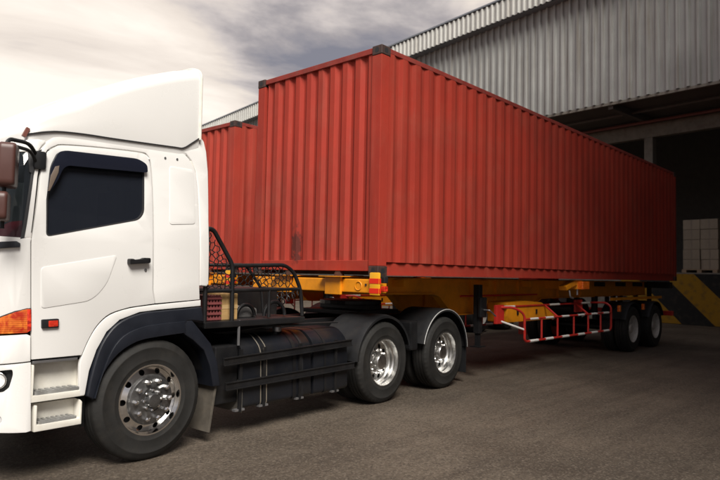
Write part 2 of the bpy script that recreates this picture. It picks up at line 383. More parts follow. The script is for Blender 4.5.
def stripe_mat():
    m = bpy.data.materials.new('hazard_stripes'); m.use_nodes = True; nt = m.node_tree; N = nt.nodes; L = nt.links
    b_ = N['Principled BSDF']; b_.inputs['Roughness'].default_value = .8; b_.inputs['Specular IOR Level'].default_value = .2
    tc = N.new('ShaderNodeTexCoord'); sp = N.new('ShaderNodeSeparateXYZ'); L.new(tc.outputs['Object'], sp.inputs[0])
    a = N.new('ShaderNodeMath'); a.operation = 'MULTIPLY_ADD'; L.new(sp.outputs['Z'], a.inputs[0]); a.inputs[1].default_value = 1.0; L.new(sp.outputs['Y'], a.inputs[2])
    a2 = N.new('ShaderNodeMath'); a2.operation = 'MULTIPLY'; a2.inputs[1].default_value = -1; L.new(a.outputs[0], a2.inputs[0])
    s = N.new('ShaderNodeMath'); s.operation = 'SUBTRACT'; L.new(sp.outputs['Y'], s.inputs[0]); L.new(sp.outputs['Z'], s.inputs[1])
    f = N.new('ShaderNodeMath'); f.operation = 'MULTIPLY_ADD'; L.new(s.outputs[0], f.inputs[0]); f.inputs[1].default_value = 1/2.3; f.inputs[2].default_value = .52
    fr = N.new('ShaderNodeMath'); fr.operation = 'FRACT'; L.new(f.outputs[0], fr.inputs[0])
    g = N.new('ShaderNodeMath'); g.operation = 'GREATER_THAN'; L.new(fr.outputs[0], g.inputs[0]); g.inputs[1].default_value = .5
    n = N.new('ShaderNodeTexNoise'); n.inputs['Scale'].default_value = 5; n.inputs['Detail'].default_value = 8; L.new(tc.outputs['Object'], n.inputs['Vector'])
    mx = N.new('ShaderNodeMix'); mx.data_type = 'RGBA'; L.new(g.outputs[0], mx.inputs[0]); mx.inputs[6].default_value = (.015, .015, .015, 1); mx.inputs[7].default_value = (.27, .145, .012, 1)
    r_ = N.new('ShaderNodeMapRange'); L.new(n.outputs['Fac'], r_.inputs[0]); r_.inputs[1].default_value = .5; r_.inputs[2].default_value = .8; r_.inputs[4].default_value = .7
    m2 = N.new('ShaderNodeMix'); m2.data_type = 'RGBA'; L.new(r_.outputs[0], m2.inputs[0]); L.new(mx.outputs[2], m2.inputs[6]); m2.inputs[7].default_value = (.05, .04, .03, 1)
    L.new(m2.outputs[2], b_.inputs['Base Color']); return m
STRIPE = stripe_mat()
b = B(); box(b, 3.1, 20, WY0, WY1, 0, 1.93); fin(b, 'dock_platform', CONC, wh, 0, bevel=.02)
b = B(); box(b, 3.02, 3.096, WY0, 4.6, .02, 1.88); fin(b, 'dock_face', STRIPE, wh, 0)
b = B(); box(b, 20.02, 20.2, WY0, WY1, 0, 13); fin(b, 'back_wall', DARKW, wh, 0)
for y in (WY0, WY1):
    b = B(); box(b, .1, 34, y-.1, y+.1, 0, verge_z(y)-.05); fin(b, 'end_wall', WALLM, wh, 0)
def on_wh(x, y, z): return wh.matrix_basis @ Vector((x, y, z))
wm = Matrix.LocRotScale(wh.location, wh.rotation_euler, None)

# cartons and pallets on the dock
CARD = [pm('carton_white_%d' % i, c, .7, var=.08, vscale=4, dirt=(.3, .27, .22)) for i, c in enumerate(((.25, .205, .15), (.28, .23, .17), (.22, .18, .135), (.14, .075, .055)))]
PAL = pm('pallet_wood', (.28, .2, .13), .8, var=.25, vscale=8)
TAPE = pm('tape_brown', (.22, .18, .135), .6)
def stack(y0, cols, rows, cw, chh, mats, label, ptxt):
    p = empty('pallet', wm @ Vector((3.9, y0+cols*cw/2, 1.93)), R(-6.9)); tag(p, ptxt, 'pallet', 'pallets on the dock')
    for yy in (-cols*cw/2, -.08, cols*cw/2-.16):
        b = B(); box(b, -.55, .55, yy, yy+.16, 0, .10); fin(b, 'bearer', PAL, p, 0)
    for k in range(6):
        b = B(); x = -.55+k*.2; box(b, x, x+.14, -cols*cw/2, cols*cw/2, .10, .125); fin(b, 'board', PAL, p, 0)
    names = ['bottom', 'second', 'third', 'fourth', 'fifth']
    for r_ in range(rows):
        for c_ in range(cols):
            b = B(); box(b, -.42, .42, -cw/2+.008, cw/2-.008, 0, chh-.006)
            o = fin(b, 'carton', random.choice(mats), None, 0, bevel=.012)
            o.location = wm @ Vector((3.9+random.uniform(-.03, .03), y0+(c_+.5)*cw, 2.056+r_*chh)); o.rotation_euler = (0, 0, R(-6.9+random.uniform(-1.5, 1.5)))
            t = B(); box(t, -.424, .424, -.03, .03, .02, chh-.004); fin(t, 'tape_strip', TAPE, o, 0)
            pos = ('right' if c_ == 0 else 'left') if cols == 2 else ('right', 'middle', 'left')[c_]
            tag(o, '%s carton, %s row up, %s of its row on the dock stack' % (label, names[r_], pos), 'carton', 'cartons on the dock')
stack(1.15, 2, 5, .62, .375, CARD[:3], 'pale dusty', 'wooden pallet under the pale carton stack on the striped dock')
stack(-.75, 2, 4, .6, .40, CARD[3:], 'brown', 'wooden pallet under the brown carton stack at the right edge')

# ---------------- added unseen shed across the yard, behind the camera to the right, for shade
op = empty('shade_blocker', (6.0, -9.5, 0))
tag(op, 'added out-of-view tall grey ribbed shed across the yard facing the truck side', 'blocker')
def ribx(bm, x0, x1, y, z0, z1, pitch=.4):
    prev = None; x = x0
    while x < x1:
        for dx, k in ((0, 0), (pitch-.12, 0), (pitch-.10, 1), (pitch-.03, 1)):
            a = bm.verts.new((x+dx, y+.045*k, z0)); c = bm.verts.new((x+dx, y+.045*k, z1))
            if prev: bm.faces.new((prev[0], a, c, prev[1]))
            prev = (a, c)
        x += pitch
BLOCKM = pm('blocker_sheet', (.20, .20, .20), .6, .1, var=.1, vscale=.5, streak=.4, dirt=(.12, .10, .08))
SX0, SX1, SZ = -9.3, 22., 26.
b = B(); ribx(b, SX0, SX1, 0, .5, SZ); fin(b, 'wall', BLOCKM, op, 0)
b = B(); box(b, SX0, SX1, -12, -.06, 0, SZ-.05); fin(b, 'blocker_body', BLOCKM, op, 0)
b = B(); box(b, SX0-.3, SX1+.3, -12.3, .35, SZ, SZ+.25); fin(b, 'roof', ROOFM, op, 0)
b = B(); prism(b, [(.05, 9.0), (6.0, 8.7), (6.0, 8.85), (.05, 9.15)], -4.2, 3.8, 'x'); cn = fin(b, 'shade_slab', ROOFM, op, 0)  # unseen overhang added to darken the container rear and the ground
for x in (-3.4, -1.1, 1.2, 3.4):
    b = B(); prism(b, [(.05, 7.6), (.05, 8.98), (5.9, 8.69), (5.9, 8.55)], x-.06, x+.06, 'x'); fin(b, 'bracket', BEAM, cn, 0)
for k in range(4):
    b = B(); x = SX0+3+k*7; box(b, x, x+4, .06, .12, .02, 4.4); fin(b, 'roller_door', pm('roller', (.3, .31, .32), .5, .3), op, 0)

# ================================================================== containers
CW, CH, CL, CZ = 2.438, 2.896, 12.192, 1.617
def corrugate(n, pitch, out, slope, dep):
    """one-dimensional trapezoid profile: list of (pos, depth)"""
    prof = []; p = 0
    inn = pitch-out-2*slope
    for k in range(n):
        prof += [(p, 0), (p+out, 0), (p+out+slope, dep), (p+out+slope+inn, dep)]; p += pitch
    prof += [(p, 0), (p+out, 0)]
    return prof
def make_container(mat, label):
    t = empty('shipping_container', (0, 0, CZ)); tag(t, label, 'shipping container', 'red shipping containers on trailers')
    P = .16
    for x in (0, CL-P):
        for y in (0, CW-P):
            b = B(); box(b, x, x+P, y, y+P, .119, CH-.119); fin(b, 'corner_post', mat, t, 0, bevel=.008)
    for x in (-.006, CL-.172):
        for y in (-.006, CW-.156):
            for z in (-.0, CH-.118):
                b = B(); box(b, x, x+.178, y, y+.162, z, z+.118); c = fin(b, 'corner_casting', CAST, t, 0, bevel=.012, seg=3)
                s = -1 if y < 1 else 1; yy = y-.0015 if y < 1 else y+.1635
                b = B(); lp = fillet([(x+.055, z+.028), (x+.125, z+.028), (x+.125, z+.092), (x+.055, z+.092)], .03)
                prism(b, lp, yy, yy-.001*s); fin(b, 'slot', SEAM, c, 0)
                xx = x-.0015 if x < 1 else x+.1795
                b = B(); lp = fillet([(y+.05, z+.028), (y+.115, z+.028), (y+.115, z+.092), (y+.05, z+.092)], .03)
                prism(b, lp, xx, xx+.001, 'x'); fin(b, 'slot', SEAM, c, 0)
    for y, s in ((.004, 1), (CW-.004, -1)):
        b = B(); box(b, .172, CL-.172, y, y+s*.06, CH-.075, CH-.012); fin(b, 'top_side_rail', RAILM, t, 0, bevel=.006)
        b = B(); box(b, .172, CL-.172, y+s*.034, y+s*.07, .02, .178); box(b, .172, CL-.172, y+s*.014, y+s*.10, .004, .03); fin(b, 'bottom_side_rail', mat, t, 0)
        prof = corrugate(42, (CL-.36)/42.3, .095, .072, .021)
        b = B(); pv = None
        for p, d in prof:
            if p > CL-.33: break
            a = b.verts.new((.161+p, y+s*(.002+d), .172)); c = b.verts.new((.161+p, y+s*(.002+d), CH-.070))
            if pv: b.faces.new((pv[0], a, c, pv[1]))
            pv = (a, c)
        fin(b, 'side_wall', mat, t, 0)
    b = B(); box(b, .01, .10, .158, CW-.158, CH-.085, CH-.012); fin(b, 'front_top_rail', RAILM, t, 0, bevel=.006)
    b = B(); box(b, .02, .10, .158, CW-.158, .055, .19); fin(b, 'front_bottom_rail', mat, t, 0, bevel=.006)
    prof = corrugate(9, (CW-.30)/9.25, .085, .055, .038)
    b = B(); pv = None
    for p, d in prof:
        if p > CW-.29: break
        a = b.verts.new((.026+d, .15+p, .185)); c = b.verts.new((.026+d, .15+p, CH-.08))
        if pv: b.faces.new((pv[0], a, c, pv[1]))
        pv = (a, c)
    fin(b, 'front_wall', mat, t, 0)
    b = B(); box(b, .06, CL-.06, .05, CW-.05, CH-.03, CH-.016); fin(b, 'roof', mat, t, 0)
    b = B(); box(b, .30, CL-.05, .11, CW-.11, .006, .16); fin(b, 'floor', CAST, t, 0)
    b = B(); box(b, CL-.12, CL-.02, .162, CW-.162, CH-.10, CH-.012); fin(b, 'door_header', mat, t, 0, bevel=.006)
    for k, (y0, y1) in enumerate(((.165, CW/2-.005), (CW/2+.005, CW-.165))):
        b = B(); box(b, CL-.07, CL-.03, y0, y1, .17, CH-.12); d = fin(b, 'door', mat, t, 0, bevel=.005)
        for yy in (y0+.25, y1-.25):
            b = B(); tube(b, [(CL-.005, yy, .14), (CL-.005, yy, CH-.11)], .018); fin(b, 'lock_rod', STEEL, d)
    b = B(); box(b, CL-.12, CL-.02, .162, CW-.162, .04, .16); fin(b, 'door_sill', mat, t, 0)
    return t
c1 = make_container(CRED, 'long red corrugated shipping container on the yellow trailer of the white truck')

# ================================================================== wheels
WR = .515
def tyre_bm(width=.28, lug=.006):
    h = width
    prof = [(.292, .032), (.298, .012), (.315, .007), (.335, .004), (.338, .002), (.346, .002), (.349, .003), (.40, 0), (.44, .001), (.443, -.0005), (.451, .0005), (.454, .003), (.478, .011), (.496, .024), (.508, .034), (.513, .046)]
    tr = [(.515, .06), (.515, .082), (.503, .084), (.503, .094), (.515, .096), (.515, h/2-.008), (.502, h/2-.006)]
    half = prof+tr
    full = half+[(r, h-a) for r, a in reversed(half)]
    b = B(); n = len(full); seg = 144
    def fn(i, j, r, a):
        if .494 < r < .514 and (i % 3 == 0) and (a < .05 or a > h-.05): r -= lug
        return r, a
    lathe(b, full, seg, fn)
    return b
def nut_ring(bm, n, pcd, a0, a1, r, ph=0):
    for k in range(n):
        t = 2*math.pi*k/n+ph; c = (pcd*math.cos(t), pcd*math.sin(t))
        A = [bm.verts.new((c[0]+r*math.cos(q*math.pi/3), a0, c[1]+r*math.sin(q*math.pi/3))) for q in range(6)]
        C_ = [bm.verts.new((c[0]+r*math.cos(q*math.pi/3), a1*.75+a0*.25, c[1]+r*math.sin(q*math.pi/3))) for q in range(6)]
        D = [bm.verts.new((c[0]+r*.5*math.cos(q*math.pi/3), a1, c[1]+r*.5*math.sin(q*math.pi/3))) for q in range(6)]
        for q in range(6):
            bm.faces.new((A[q], A[(q+1) % 6], C_[(q+1) % 6], C_[q])); bm.faces.new((C_[q], C_[(q+1) % 6], D[(q+1) % 6], D[q]))
        bm.faces.new(D)
def disc_holes(r0, r1, a0, a1, n, hr, hp, seg=60, th=.008):
    b = B(); filled(b, [circle(0, 0, r1, seg), circle(0, 0, r0, seg)]+[circle(hp*math.cos(2*math.pi*k/n), hp*math.sin(2*math.pi*k/n), hr, 14) for k in range(n)])
    ret = bmesh.ops.extrude_face_region(b, geom=list(b.faces))
    for g in ret['geom']:
        if isinstance(g, bmesh.types.BMVert): g.co.z = th
    for v in b.verts:
        r = math.hypot(v.co.x, v.co.y); t = (r-r0)/(r1-r0)
        v.co = Vector((v.co.x, a0+(a1-a0)*t+v.co.z, v.co.y))
    return b
def make_front_wheel(parent, loc, flip=False):
    b = B(); lathe(b, [(.272, .26), (.274, .08), (.280, .058), (.284, .032), (.290, .010), (.302, .009), (.303, .016), (.296, .03)], 72)
    w = fin(b, 'wheel', CHROME, parent, 40, loc)
    fin(tyre_bm(lug=.002), 'tyre', RUBBER, w, 40)
    fin(disc_holes(.212, .277, .036, .062, 10, .026, .246), 'rim_disc', CHROME, w, 30)
    b = B(); lathe(b, [(.216, .040), (.212, .018), (.204, .006), (.190, .003), (.120, .002), (.112, -.004), (.104, -.004), (.100, .004), (.07, .002), (.062, -.010), (.060, -.040), (.054, -.048), (.02, -.052), (0, -.052)], 64); fin(b, 'hub_cover', HUBM, w, 40)
    b = B(); nut_ring(b, 10, .163, .006, -.046, .0225); nut_ring(b, 8, .084, .006, -.026, .014); fin(b, 'nut_ring', CHROME, w, 30, kind='stuff')
    b = B(); lathe(b, [(.26, .09), (0, .09)], 32); fin(b, 'brake_drum', BLACK, w, 30)
    if flip: w.rotation_euler = (0, 0, math.pi)
    return w
def make_dual_wheel(parent, loc, mat=ALLOY, flip=False):
    b = B(); lathe(b, [(.303, .016), (.302, .008), (.292, .008), (.286, .028), (.284, .070), (.268, .085), (.264, .120), (.252, .132), (.248, .150), (.236, .156)], 72)
    w = fin(b, 'wheel', mat, parent, 35, loc)
    fin(tyre_bm(), 'tyre', RUBBER, w, 40)
    fin(tyre_bm(), 'tyre', RUBBER, w, 40, (0, .31, 0))
    fin(disc_holes(.115, .238, .128, .156, 10, .032, .198), 'rim_disc', mat, w, 30)
    b = B(); lathe(b, [(.120, .130), (.118, .118), (.105, .116), (.100, .060), (.092, .048), (.03, .044), (0, .044)], 48); fin(b, 'hub', mat, w, 40)
    b = B(); nut_ring(b, 10, .150, .136, .095, .016); fin(b, 'nut_ring', mat, w, 30, kind='stuff')
    b = B(); lathe(b, [(.25, .175), (0, .175)], 32); fin(b, 'brake_drum', BLACK, w, 30)
    if flip: w.rotation_euler = (0, 0, math.pi)
    return w

# ================================================================== tractor unit
TA = math.atan(.055); TO = Vector((-2.991, -.0255, 0))
tr = empty('truck', TO, TA)
tag(tr, 'white truck with high roof fairing and black side tanks pulling the red container', 'truck')
E1 = Vector((math.cos(TA), math.sin(TA), 0)); E2 = Vector((-math.sin(TA), math.cos(TA), 0))
CR, CS = .33, -.98                         # corner radius of the cab front and where it starts
def lean(w): return .0 if w < 1.85 else .075*((w-1.85)/.85)**1.4
def surf(s, w, d=0):
    """cab skin: s runs along the side and round the corner to the front, w is height, d is depth below the skin"""
    ln = lean(w)
    if s >= CS: return Vector((s, .03+ln+d, w))
    th = min((CS-s)/CR, math.pi/2); rest = max(0, (CS-s)-CR*math.pi/2)
    r_ = CR-d
    rk = ln*1.2*math.sin(th)
    return Vector((CS-r_*math.sin(th)+rk, .03+ln+CR-r_*math.cos(th)+rest, w))
def project(p):
    q = TO+E1*p.x+E2*p.y+Vector((0, 0, p.z))-CAM; z = q.dot(fwd)
    return 360+FPX*q.dot(rgt)/z, 240-FPX*q.dot(upv)/z
def onskin(px, py, d=0):
    s, w = -.3, 1.6
    for it in range(40):
        x, y = project(surf(s, w, d)); h = 1e-4
        xs, ys = project(surf(s+h, w, d)); xw, yw = project(surf(s, w+h, d))
        a, b_, c, d_ = (xs-x)/h, (xw-x)/h, (ys-y)/h, (yw-y)/h
        det = a*d_-b_*c; ex, ey = px-x, py-y
        ds, dw = (d_*ex-b_*ey)/det, (a*ey-c*ex)/det
        s += max(-.25, min(.25, ds)); w += max(-.25, min(.25, dw))
        if abs(ds)+abs(dw) < 1e-5: break
    return (s, w)
def SK(pts): return [onskin(*p) for p in pts]
def skin_panel(name, loops, mat, parent, off=0, thick=.03, bevel=.005, smooth=35):
    b = B(); filled(b, loops)
    ss = [v.co.x for v in b.verts]; ww = [v.co.y for v in b.verts]
    cuts = []
    if min(ss) < CS:
        k = CS
        while k > max(min(ss), CS-CR*1.6): cuts.append(((k, 0, 0), (1, 0, 0))); k -= .045
    k = 1.85
    while k < max(ww): cuts.append(((0, k, 0), (0, 1, 0))); k += .1
    for co, no in cuts: bmesh.ops.bisect_plane(b, geom=list(b.verts)+list(b.edges)+list(b.faces), plane_co=co, plane_no=no, dist=1e-5)
    outer = list(b.faces)
    ret = bmesh.ops.extrude_face_region(b, geom=outer)
    nv = [g for g in ret['geom'] if isinstance(g, bmesh.types.BMVert)]
    for v in nv: v.co.z += thick
    bmesh.ops.recalc_face_normals(b, faces=b.faces)
    if bevel:
        es = [e for e in b.edges if len(e.link_faces) == 2 and e.calc_face_angle(0) > 1. and all(abs(v.co.z) < 1e-6 for v in e.verts)]
        if es: bmesh.ops.bevel(b, geom=es, offset=bevel, segments=3, affect='EDGES', profile=.5, clamp_overlap=True)
    for v in b.verts: v.co = surf(v.co.x, v.co.y, off+v.co.z)
    return fin(b, name, mat, parent, smooth)
CV = 1.215                                  # truck centre line in v
SC = CS-CR*math.pi/2-(CV-.03-CR)            # skin coordinate of the centre of the front
def mirror_copy(o, parent):
    c = o.copy(); c.data = o.data.copy(); COL.objects.link(c); c.parent = parent
    for v in c.data.vertices: v.co.y = 2*CV-v.co.y
    c.data.flip_normals()
    return c
# door -----------------------------------------------------------
frame_pts = SK([(31.6, 240), (33.3, 230), (40.5, 176), (43.5, 161)])
top_pts = SK([(48, 151.5), (55, 147), (64, 145.3), (100, 148), (138, 152.5)])
rear_pts = SK([(146.5, 156), (150, 166), (152, 190), (153, 240), (152.4, 290), (154.5, 303.5)])
arch_pts = SK([(130, 307), (110, 313.5), (97, 325), (88, 340), (81.5, 355)])
door_loop = SK([(31.8, 359.5)])+frame_pts+spline(top_pts+rear_pts[:3], 5)+rear_pts[3:]+spline(arch_pts, 4)
glass_loop = fillet(SK([(46.0, 236.8), (46.2, 200), (50, 166), (57, 152.5), (64, 152), (136, 160.3), (144.3, 166), (144.2, 213), (139, 220)]), [.035, .0, .05, .04, .03, .05, .05, .05, .05], 4)
door = skin_panel('door', [door_loop, glass_loop], WHITE, tr, 0, .035, .006)
def grow(loop, d):
    cx = sum(p[0] for p in loop)/len(loop); cy = sum(p[1] for p in loop)/len(loop); out = []
    for p in loop:
        v = Vector((p[0]-cx, p[1]-cy)); out.append((p[0]+v.x/v.length*d, p[1]+v.y/v.length*d))
    return out
skin_panel('window_seal', [grow(glass_loop, -.001), grow(glass_loop, -.014)], SEAM, door, -.002, .03, .002)
skin_panel('window_glass', [grow(glass_loop, -.010)], GLASS, door, .014, .006, 0)
vis = SK([(45.2, 193), (49.5, 165), (56.5, 152.2), (64, 150.8), (136, 159), (145.2, 165), (145.6, 172.5), (143, 172.8), (100, 169), (66, 165.8), (61, 169), (55, 182), (47, 192.5)])
skin_panel('wind_visor', [fillet(vis, [.02, .05, .06, .04, .06, .07, .02, .02, .02, .05, .05, .05, .02], 5)], VISOR, door, -.036, .006, .002)
skin_panel('visor_clip', [SK([(45.6, 191.5), (48.5, 176), (53, 167), (57, 166), (56, 173), (51, 184), (47.5, 191)])], pm('visor_clip', (.15, .115, .09), .4, var=.1), door, -.040, .005, .001)
emb = fillet(SK([(41, 267.5), (117, 255.2), (107, 283), (97, 295), (88, 301), (41, 308.5)]), [.03, .03, .08, .05, .06, .03], 5)
skin_panel('door_swage', [emb], WHITE, door, -.0035, .01, .0033, 60)
# handle
hp = [onskin(127, 261.5), onskin(147.5, 261.0)]
b = B(); prism(b, fillet([(hp[0][0], hp[0][1]-.024), (hp[1][0], hp[1][1]-.018), (hp[1][0], hp[1][1]+.026), (hp[1][0]-.06, hp[1][1]+.026), (hp[1][0]-.075, hp[1][1]+.016), (hp[0][0]+.05, hp[0][1]+.016), (hp[0][0]+.03, hp[0][1]+.024), (hp[0][0], hp[0][1]+.024)], .012), -.022, .028); fin(b, 'handle', BLACK, door, 40, bevel=.006)
kh = onskin(145.3, 270)
b = B(); prism(b, circle(*kh, .012, 16), .022, .032); fin(b, 'keyhole', STEEL, door, 40)
mk_ = SK([(41, 319.5), (58, 318.5), (57.8, 327.5), (41, 328.5)])
skin_panel('marker_housing', [fillet(mk_, .01, 3)], BLACK2, door, -.018, .02, .005)
skin_panel('marker_lens', [fillet(SK([(47.5, 320.8), (56.8, 320.2), (56.7, 326.2), (47.5, 326.8)]), .006, 3)], REDLENS, door, -.022, .012, .003)
skin_panel('sill_strip', [SK([(33, 361.5), (78, 357.6), (77.5, 360), (33, 364)])], STEEL, door, .004, .02, .001)
# side panel behind the door
seam_pts = SK([(178, 151), (185, 155), (190.5, 161.5), (195, 172), (197, 188), (198, 205), (199, 281)])
roof_l = SK([(151, 146.5), (165, 148.5)])
sidep = SK([(155.8, 303.4), (153.8, 290), (154.3, 240)])+spline(SK([(153.3, 190), (151.3, 165), (147.8, 155), (139, 151.3), (100, 146.8), (64, 144.1), (55, 145.6), (47.3, 150), (42.4, 160.5)]), 5)+SK([(40.3, 168), (38.6, 166), (41, 154), (46.5, 143), (54, 137.5), (66, 135.8), (84, 137.6), (100, 140.2), (140, 145.4)])+roof_l+spline(seam_pts, 3)+SK([(199.6, 299.4)])
sp_ = skin_panel('side_panel', [sidep], WHITE, tr, 0, .035, .006)
skin_panel('pressed_panel', [fillet(SK([(169.5, 166), (193, 170), (195, 224), (169.5, 224.5)]), .03, 4)], WHITE, sp_, -.004, .008, .0035, 60)
for p in ((165, 158), (177, 159.3)):
    q = onskin(*p); b = B(); prism(b, circle(*q, .011, 12), surf(*q).y-.006, surf(*q).y+.01); fin(b, 'bolt', STEEL, sp_, 30)
# white arch band and lower side panel
band = SK([(82.3, 356), (88.8, 341), (97.8, 326.3), (110.5, 315), (130, 308.4), (154, 305)])
bando = SK([(201, 300.2), (201, 306), (180, 308), (158, 310), (140, 312.3), (120, 320), (107, 332), (97, 350), (89.5, 371), (85.2, 395), (80, 396), (80, 364)])
arch = skin_panel('arch_band', [spline(band, 3)+bando], WHITE, tr, .004, .03, .005)
# dark wheel arch
ao = SK([(86.5, 396), (89.8, 378), (97.8, 351), (107.8, 333), (120.6, 321), (140.3, 313.3), (158, 311), (180, 309), (200.5, 307)])
ai = SK([(203, 322), (186, 321), (183, 332.5), (172, 334), (155, 336.5), (135, 341), (116, 353), (101, 373), (92.5, 400)])
fa = skin_panel('wheel_arch', [spline(ao, 3)+spline(ai, 3)], NAVY, tr, -.022, .07, .012)
lip_o = SK([(92.5, 398), (101, 371), (110, 350), (122, 335.5), (140, 327), (160, 323.5), (183, 321)])
lip_i = SK([(182.5, 332.5), (172, 334), (155, 336.5), (135, 341), (116, 353), (101, 373), (93.5, 398)])
skin_panel('arch_lip', [spline(lip_o, 3)+spline(lip_i, 3)], NAVY, fa, -.040, .03, .010)
rb = SK([(184, 320.5), (191, 320), (210, 343.5), (216.5, 362), (219.3, 386), (212.3, 386.5), (209, 366), (203, 350), (192, 340), (183, 334)])
rf = skin_panel('arch_rear', [rb], NAVY, tr, -.018, .30, .012)
b = B(); lathe(b, [(.60, .06), (.60, .52)], 24, None, R(18), R(162)); ln_ = fin(b, 'arch_liner', BLACK, tr, 60, (0, 0, WR))
b = B(); box(b, -.012, .012, .05, .40, .11, .58); 
fl = fin(b, 'mudflap', FLAP, tr, 0, (.64, 0, 0), bevel=.004); fl.rotation_euler = (0, R(9), 0)
# front corner, light, bumper -------------------------------------
cp = SK([(30.4, 241), (30.4, 308), (15, 311), (0, 316.5), (-12, 321)])
c_left = onskin(-12, 321); tp = onskin(30.4, 241)
corner = [onskin(31.4, 238.5)]+cp+[(SC, c_left[1]-.02), (SC, 1.86), (-1.30, 1.86)]
skin_panel('front_panel', [corner], WHITE, tr, 0, .035, .006)
mirror_copy(bpy.data.objects['front_panel'], tr)
lamp = fillet(SK([(-16, 323.5), (0, 317.8), (15, 312.2), (27, 309), (30.6, 309.2), (30.6, 330), (27.5, 332.6), (0, 334), (-16, 335.2)]), .006, 2)
ls = skin_panel('turn_signal', [lamp], AMBER, tr, -.004, .03, .006)
skin_panel('lamp_edge', [SK([(27.2, 309.4), (30.9, 309.4), (30.9, 330), (27.2, 332.4)])], REDLENS, ls, -.0075, .01, .001)
skin_panel('lamp_bezel', [SK([(-16, 322.2), (0, 316.6), (15, 311.2), (27, 308.2), (31, 308.4), (31, 309.2), (27, 309.1), (15, 312.2), (0, 317.8), (-16, 323.5)])], SEAM, ls, -.003, .02, 0)
mirror_copy(ls, tr)
fogh = circle(*onskin(-3, 381), .052, 20)
fogl = fillet(SK([(-14, 372), (12.5, 369.5), (13, 375), (9, 388), (2, 393), (-14, 394)]), .015, 3)
sml = circle(*onskin(-2.5, 420), .028, 16)
bl_ = onskin(-16, 337); bb_ = onskin(-16, 433)
bump_up = SK([(30.6, 336), (30.6, 361.3), (0, 364.3), (-16, 366)])
ub = skin_panel('bumper_upper', [bump_up+[(SC, onskin(-16, 366)[1]), (SC, bl_[1])]+SK([(-16, 337), (0, 336), (27, 334.5)])], WHITE, tr, 0, .04, .006)
mirror_copy(ub, tr)
lowl = SK([(30.8, 362.6), (30.8, 431), (26, 432.5), (0, 433), (-16, 433.5)])+[(SC, bb_[1]), (SC, onskin(-16, 367.2)[1])]+SK([(-16, 367.2), (0, 365.6)])
lbp = skin_panel('bumper', [lowl, fogl, sml], WHITE, tr, 0, .05, .006)
mirror_copy(lbp, tr)
skin_panel('fog_lamp_recess', [grow(fogl, .01)], BLACK, lbp, .045, .01, 0)
skin_panel('fog_lamp', [fogh], CLEAR, lbp, .012, .03, .012)
skin_panel('fog_lamp_ring', [circle(*onskin(-3, 381), .062, 24), circle(*onskin(-3, 381), .05, 24)], CHROME, lbp, .006, .03, .004)
skin_panel('corner_lamp', [grow(sml, -.003)], CLEAR, lbp, .01, .03, .006)
# grille and dark front
b = B(); box(b, -1.305, -1.29, .45, 2*CV-.45, .95, 1.45); gr = fin(b, 'grille', SEAM, tr, 0)
for k in range(5):
    b = B(); box(b, -1.335, -1.312, .5, 2*CV-.5, 1.02+k*.085, 1.06+k*.085); fin(b, 'slat', CHROME, gr, 0, bevel=.006)
# lower cab box (behind the skin)
b = B(); box(b, -1.24, -1.04, .42, 2*CV-.42, .55, 1.72); prism(b, [(-.99, .925), (-.62, .925), (-.52, 1.0), (-.40, 1.12), (-.15, 1.20), (.42, 1.24), (.42, 1.72), (-.99, 1.72)], .075, 2*CV-.075); fin(b, 'cab_floor', SEAM, tr, 0)
b = B(); box(b, .39, .44, .10, 2*CV-.10, 1.2, 2.68); fin(b, 'cab_back', WHITE2, tr, 0, bevel=.02)
b = B(); box(b, -.57, -.535, .12, .55, .36, .95); fin(b, 'inner_arch', BLACK, tr, 0)
b = B(); box(b, -1.15, .65, .62, 2*CV-.62, .46, .92); fin(b, 'engine_tray', BLACK, tr, 0, bevel=.03)
b = B(); box(b, -1.20, -.60, .20, 2*CV-.20, .40, .60); fin(b, 'front_valance', BLACK, tr, 0, bevel=.03)
b = B(); box(b, .72, 2.35, .95, 2*CV-.12, 1.06, 1.44); fin(b, 'dark_infill_box', BLACK, tr, 0, bevel=.02)  # added black block that hides the lit ground behind the cage
# roof cap
b = B(); box(b, -1.03, -.99, .16, 2*CV-.16, 2.36, 2.545); fin(b, 'sun_visor', BLACK2, tr, 0, bevel=.01)
b = B(); box(b, -1.13, -1.035, .24, 2*CV-.24, 2.415, 2.51); box(b, -1.05, -.90, .15, .20, 1.9, 2.55); fin(b, 'header_trim', BLACK2, tr, 0)
b = B(); box(b, -1.0, .38, .14, 2*CV-.14, 2.55, 2.57); fin(b, 'headliner', BLACK2, tr, 0)
b = B(); ring = []
for (i, (uu, zz)) in enumerate(((-1.10, 2.52), (-1.06, 2.60), (-.98, 2.66), (-.6, 2.71), (0, 2.73), (.40, 2.72))):
    ring.append([b.verts.new((uu, vv, zz-dz)) for vv, dz in ((.10, .12), (.12, .05), (.18, .012), (.3, 0), (CV, -.03), (2*CV-.3, 0), (2*CV-.18, .012), (2*CV-.12, .05), (2*CV-.10, .12))])
for i in range(len(ring)-1):
    for j in range(8): b.faces.new((ring[i][j], ring[i][j+1], ring[i+1][j+1], ring[i+1][j]))
fin(b, 'cab_roof', WHITE, tr, 60)
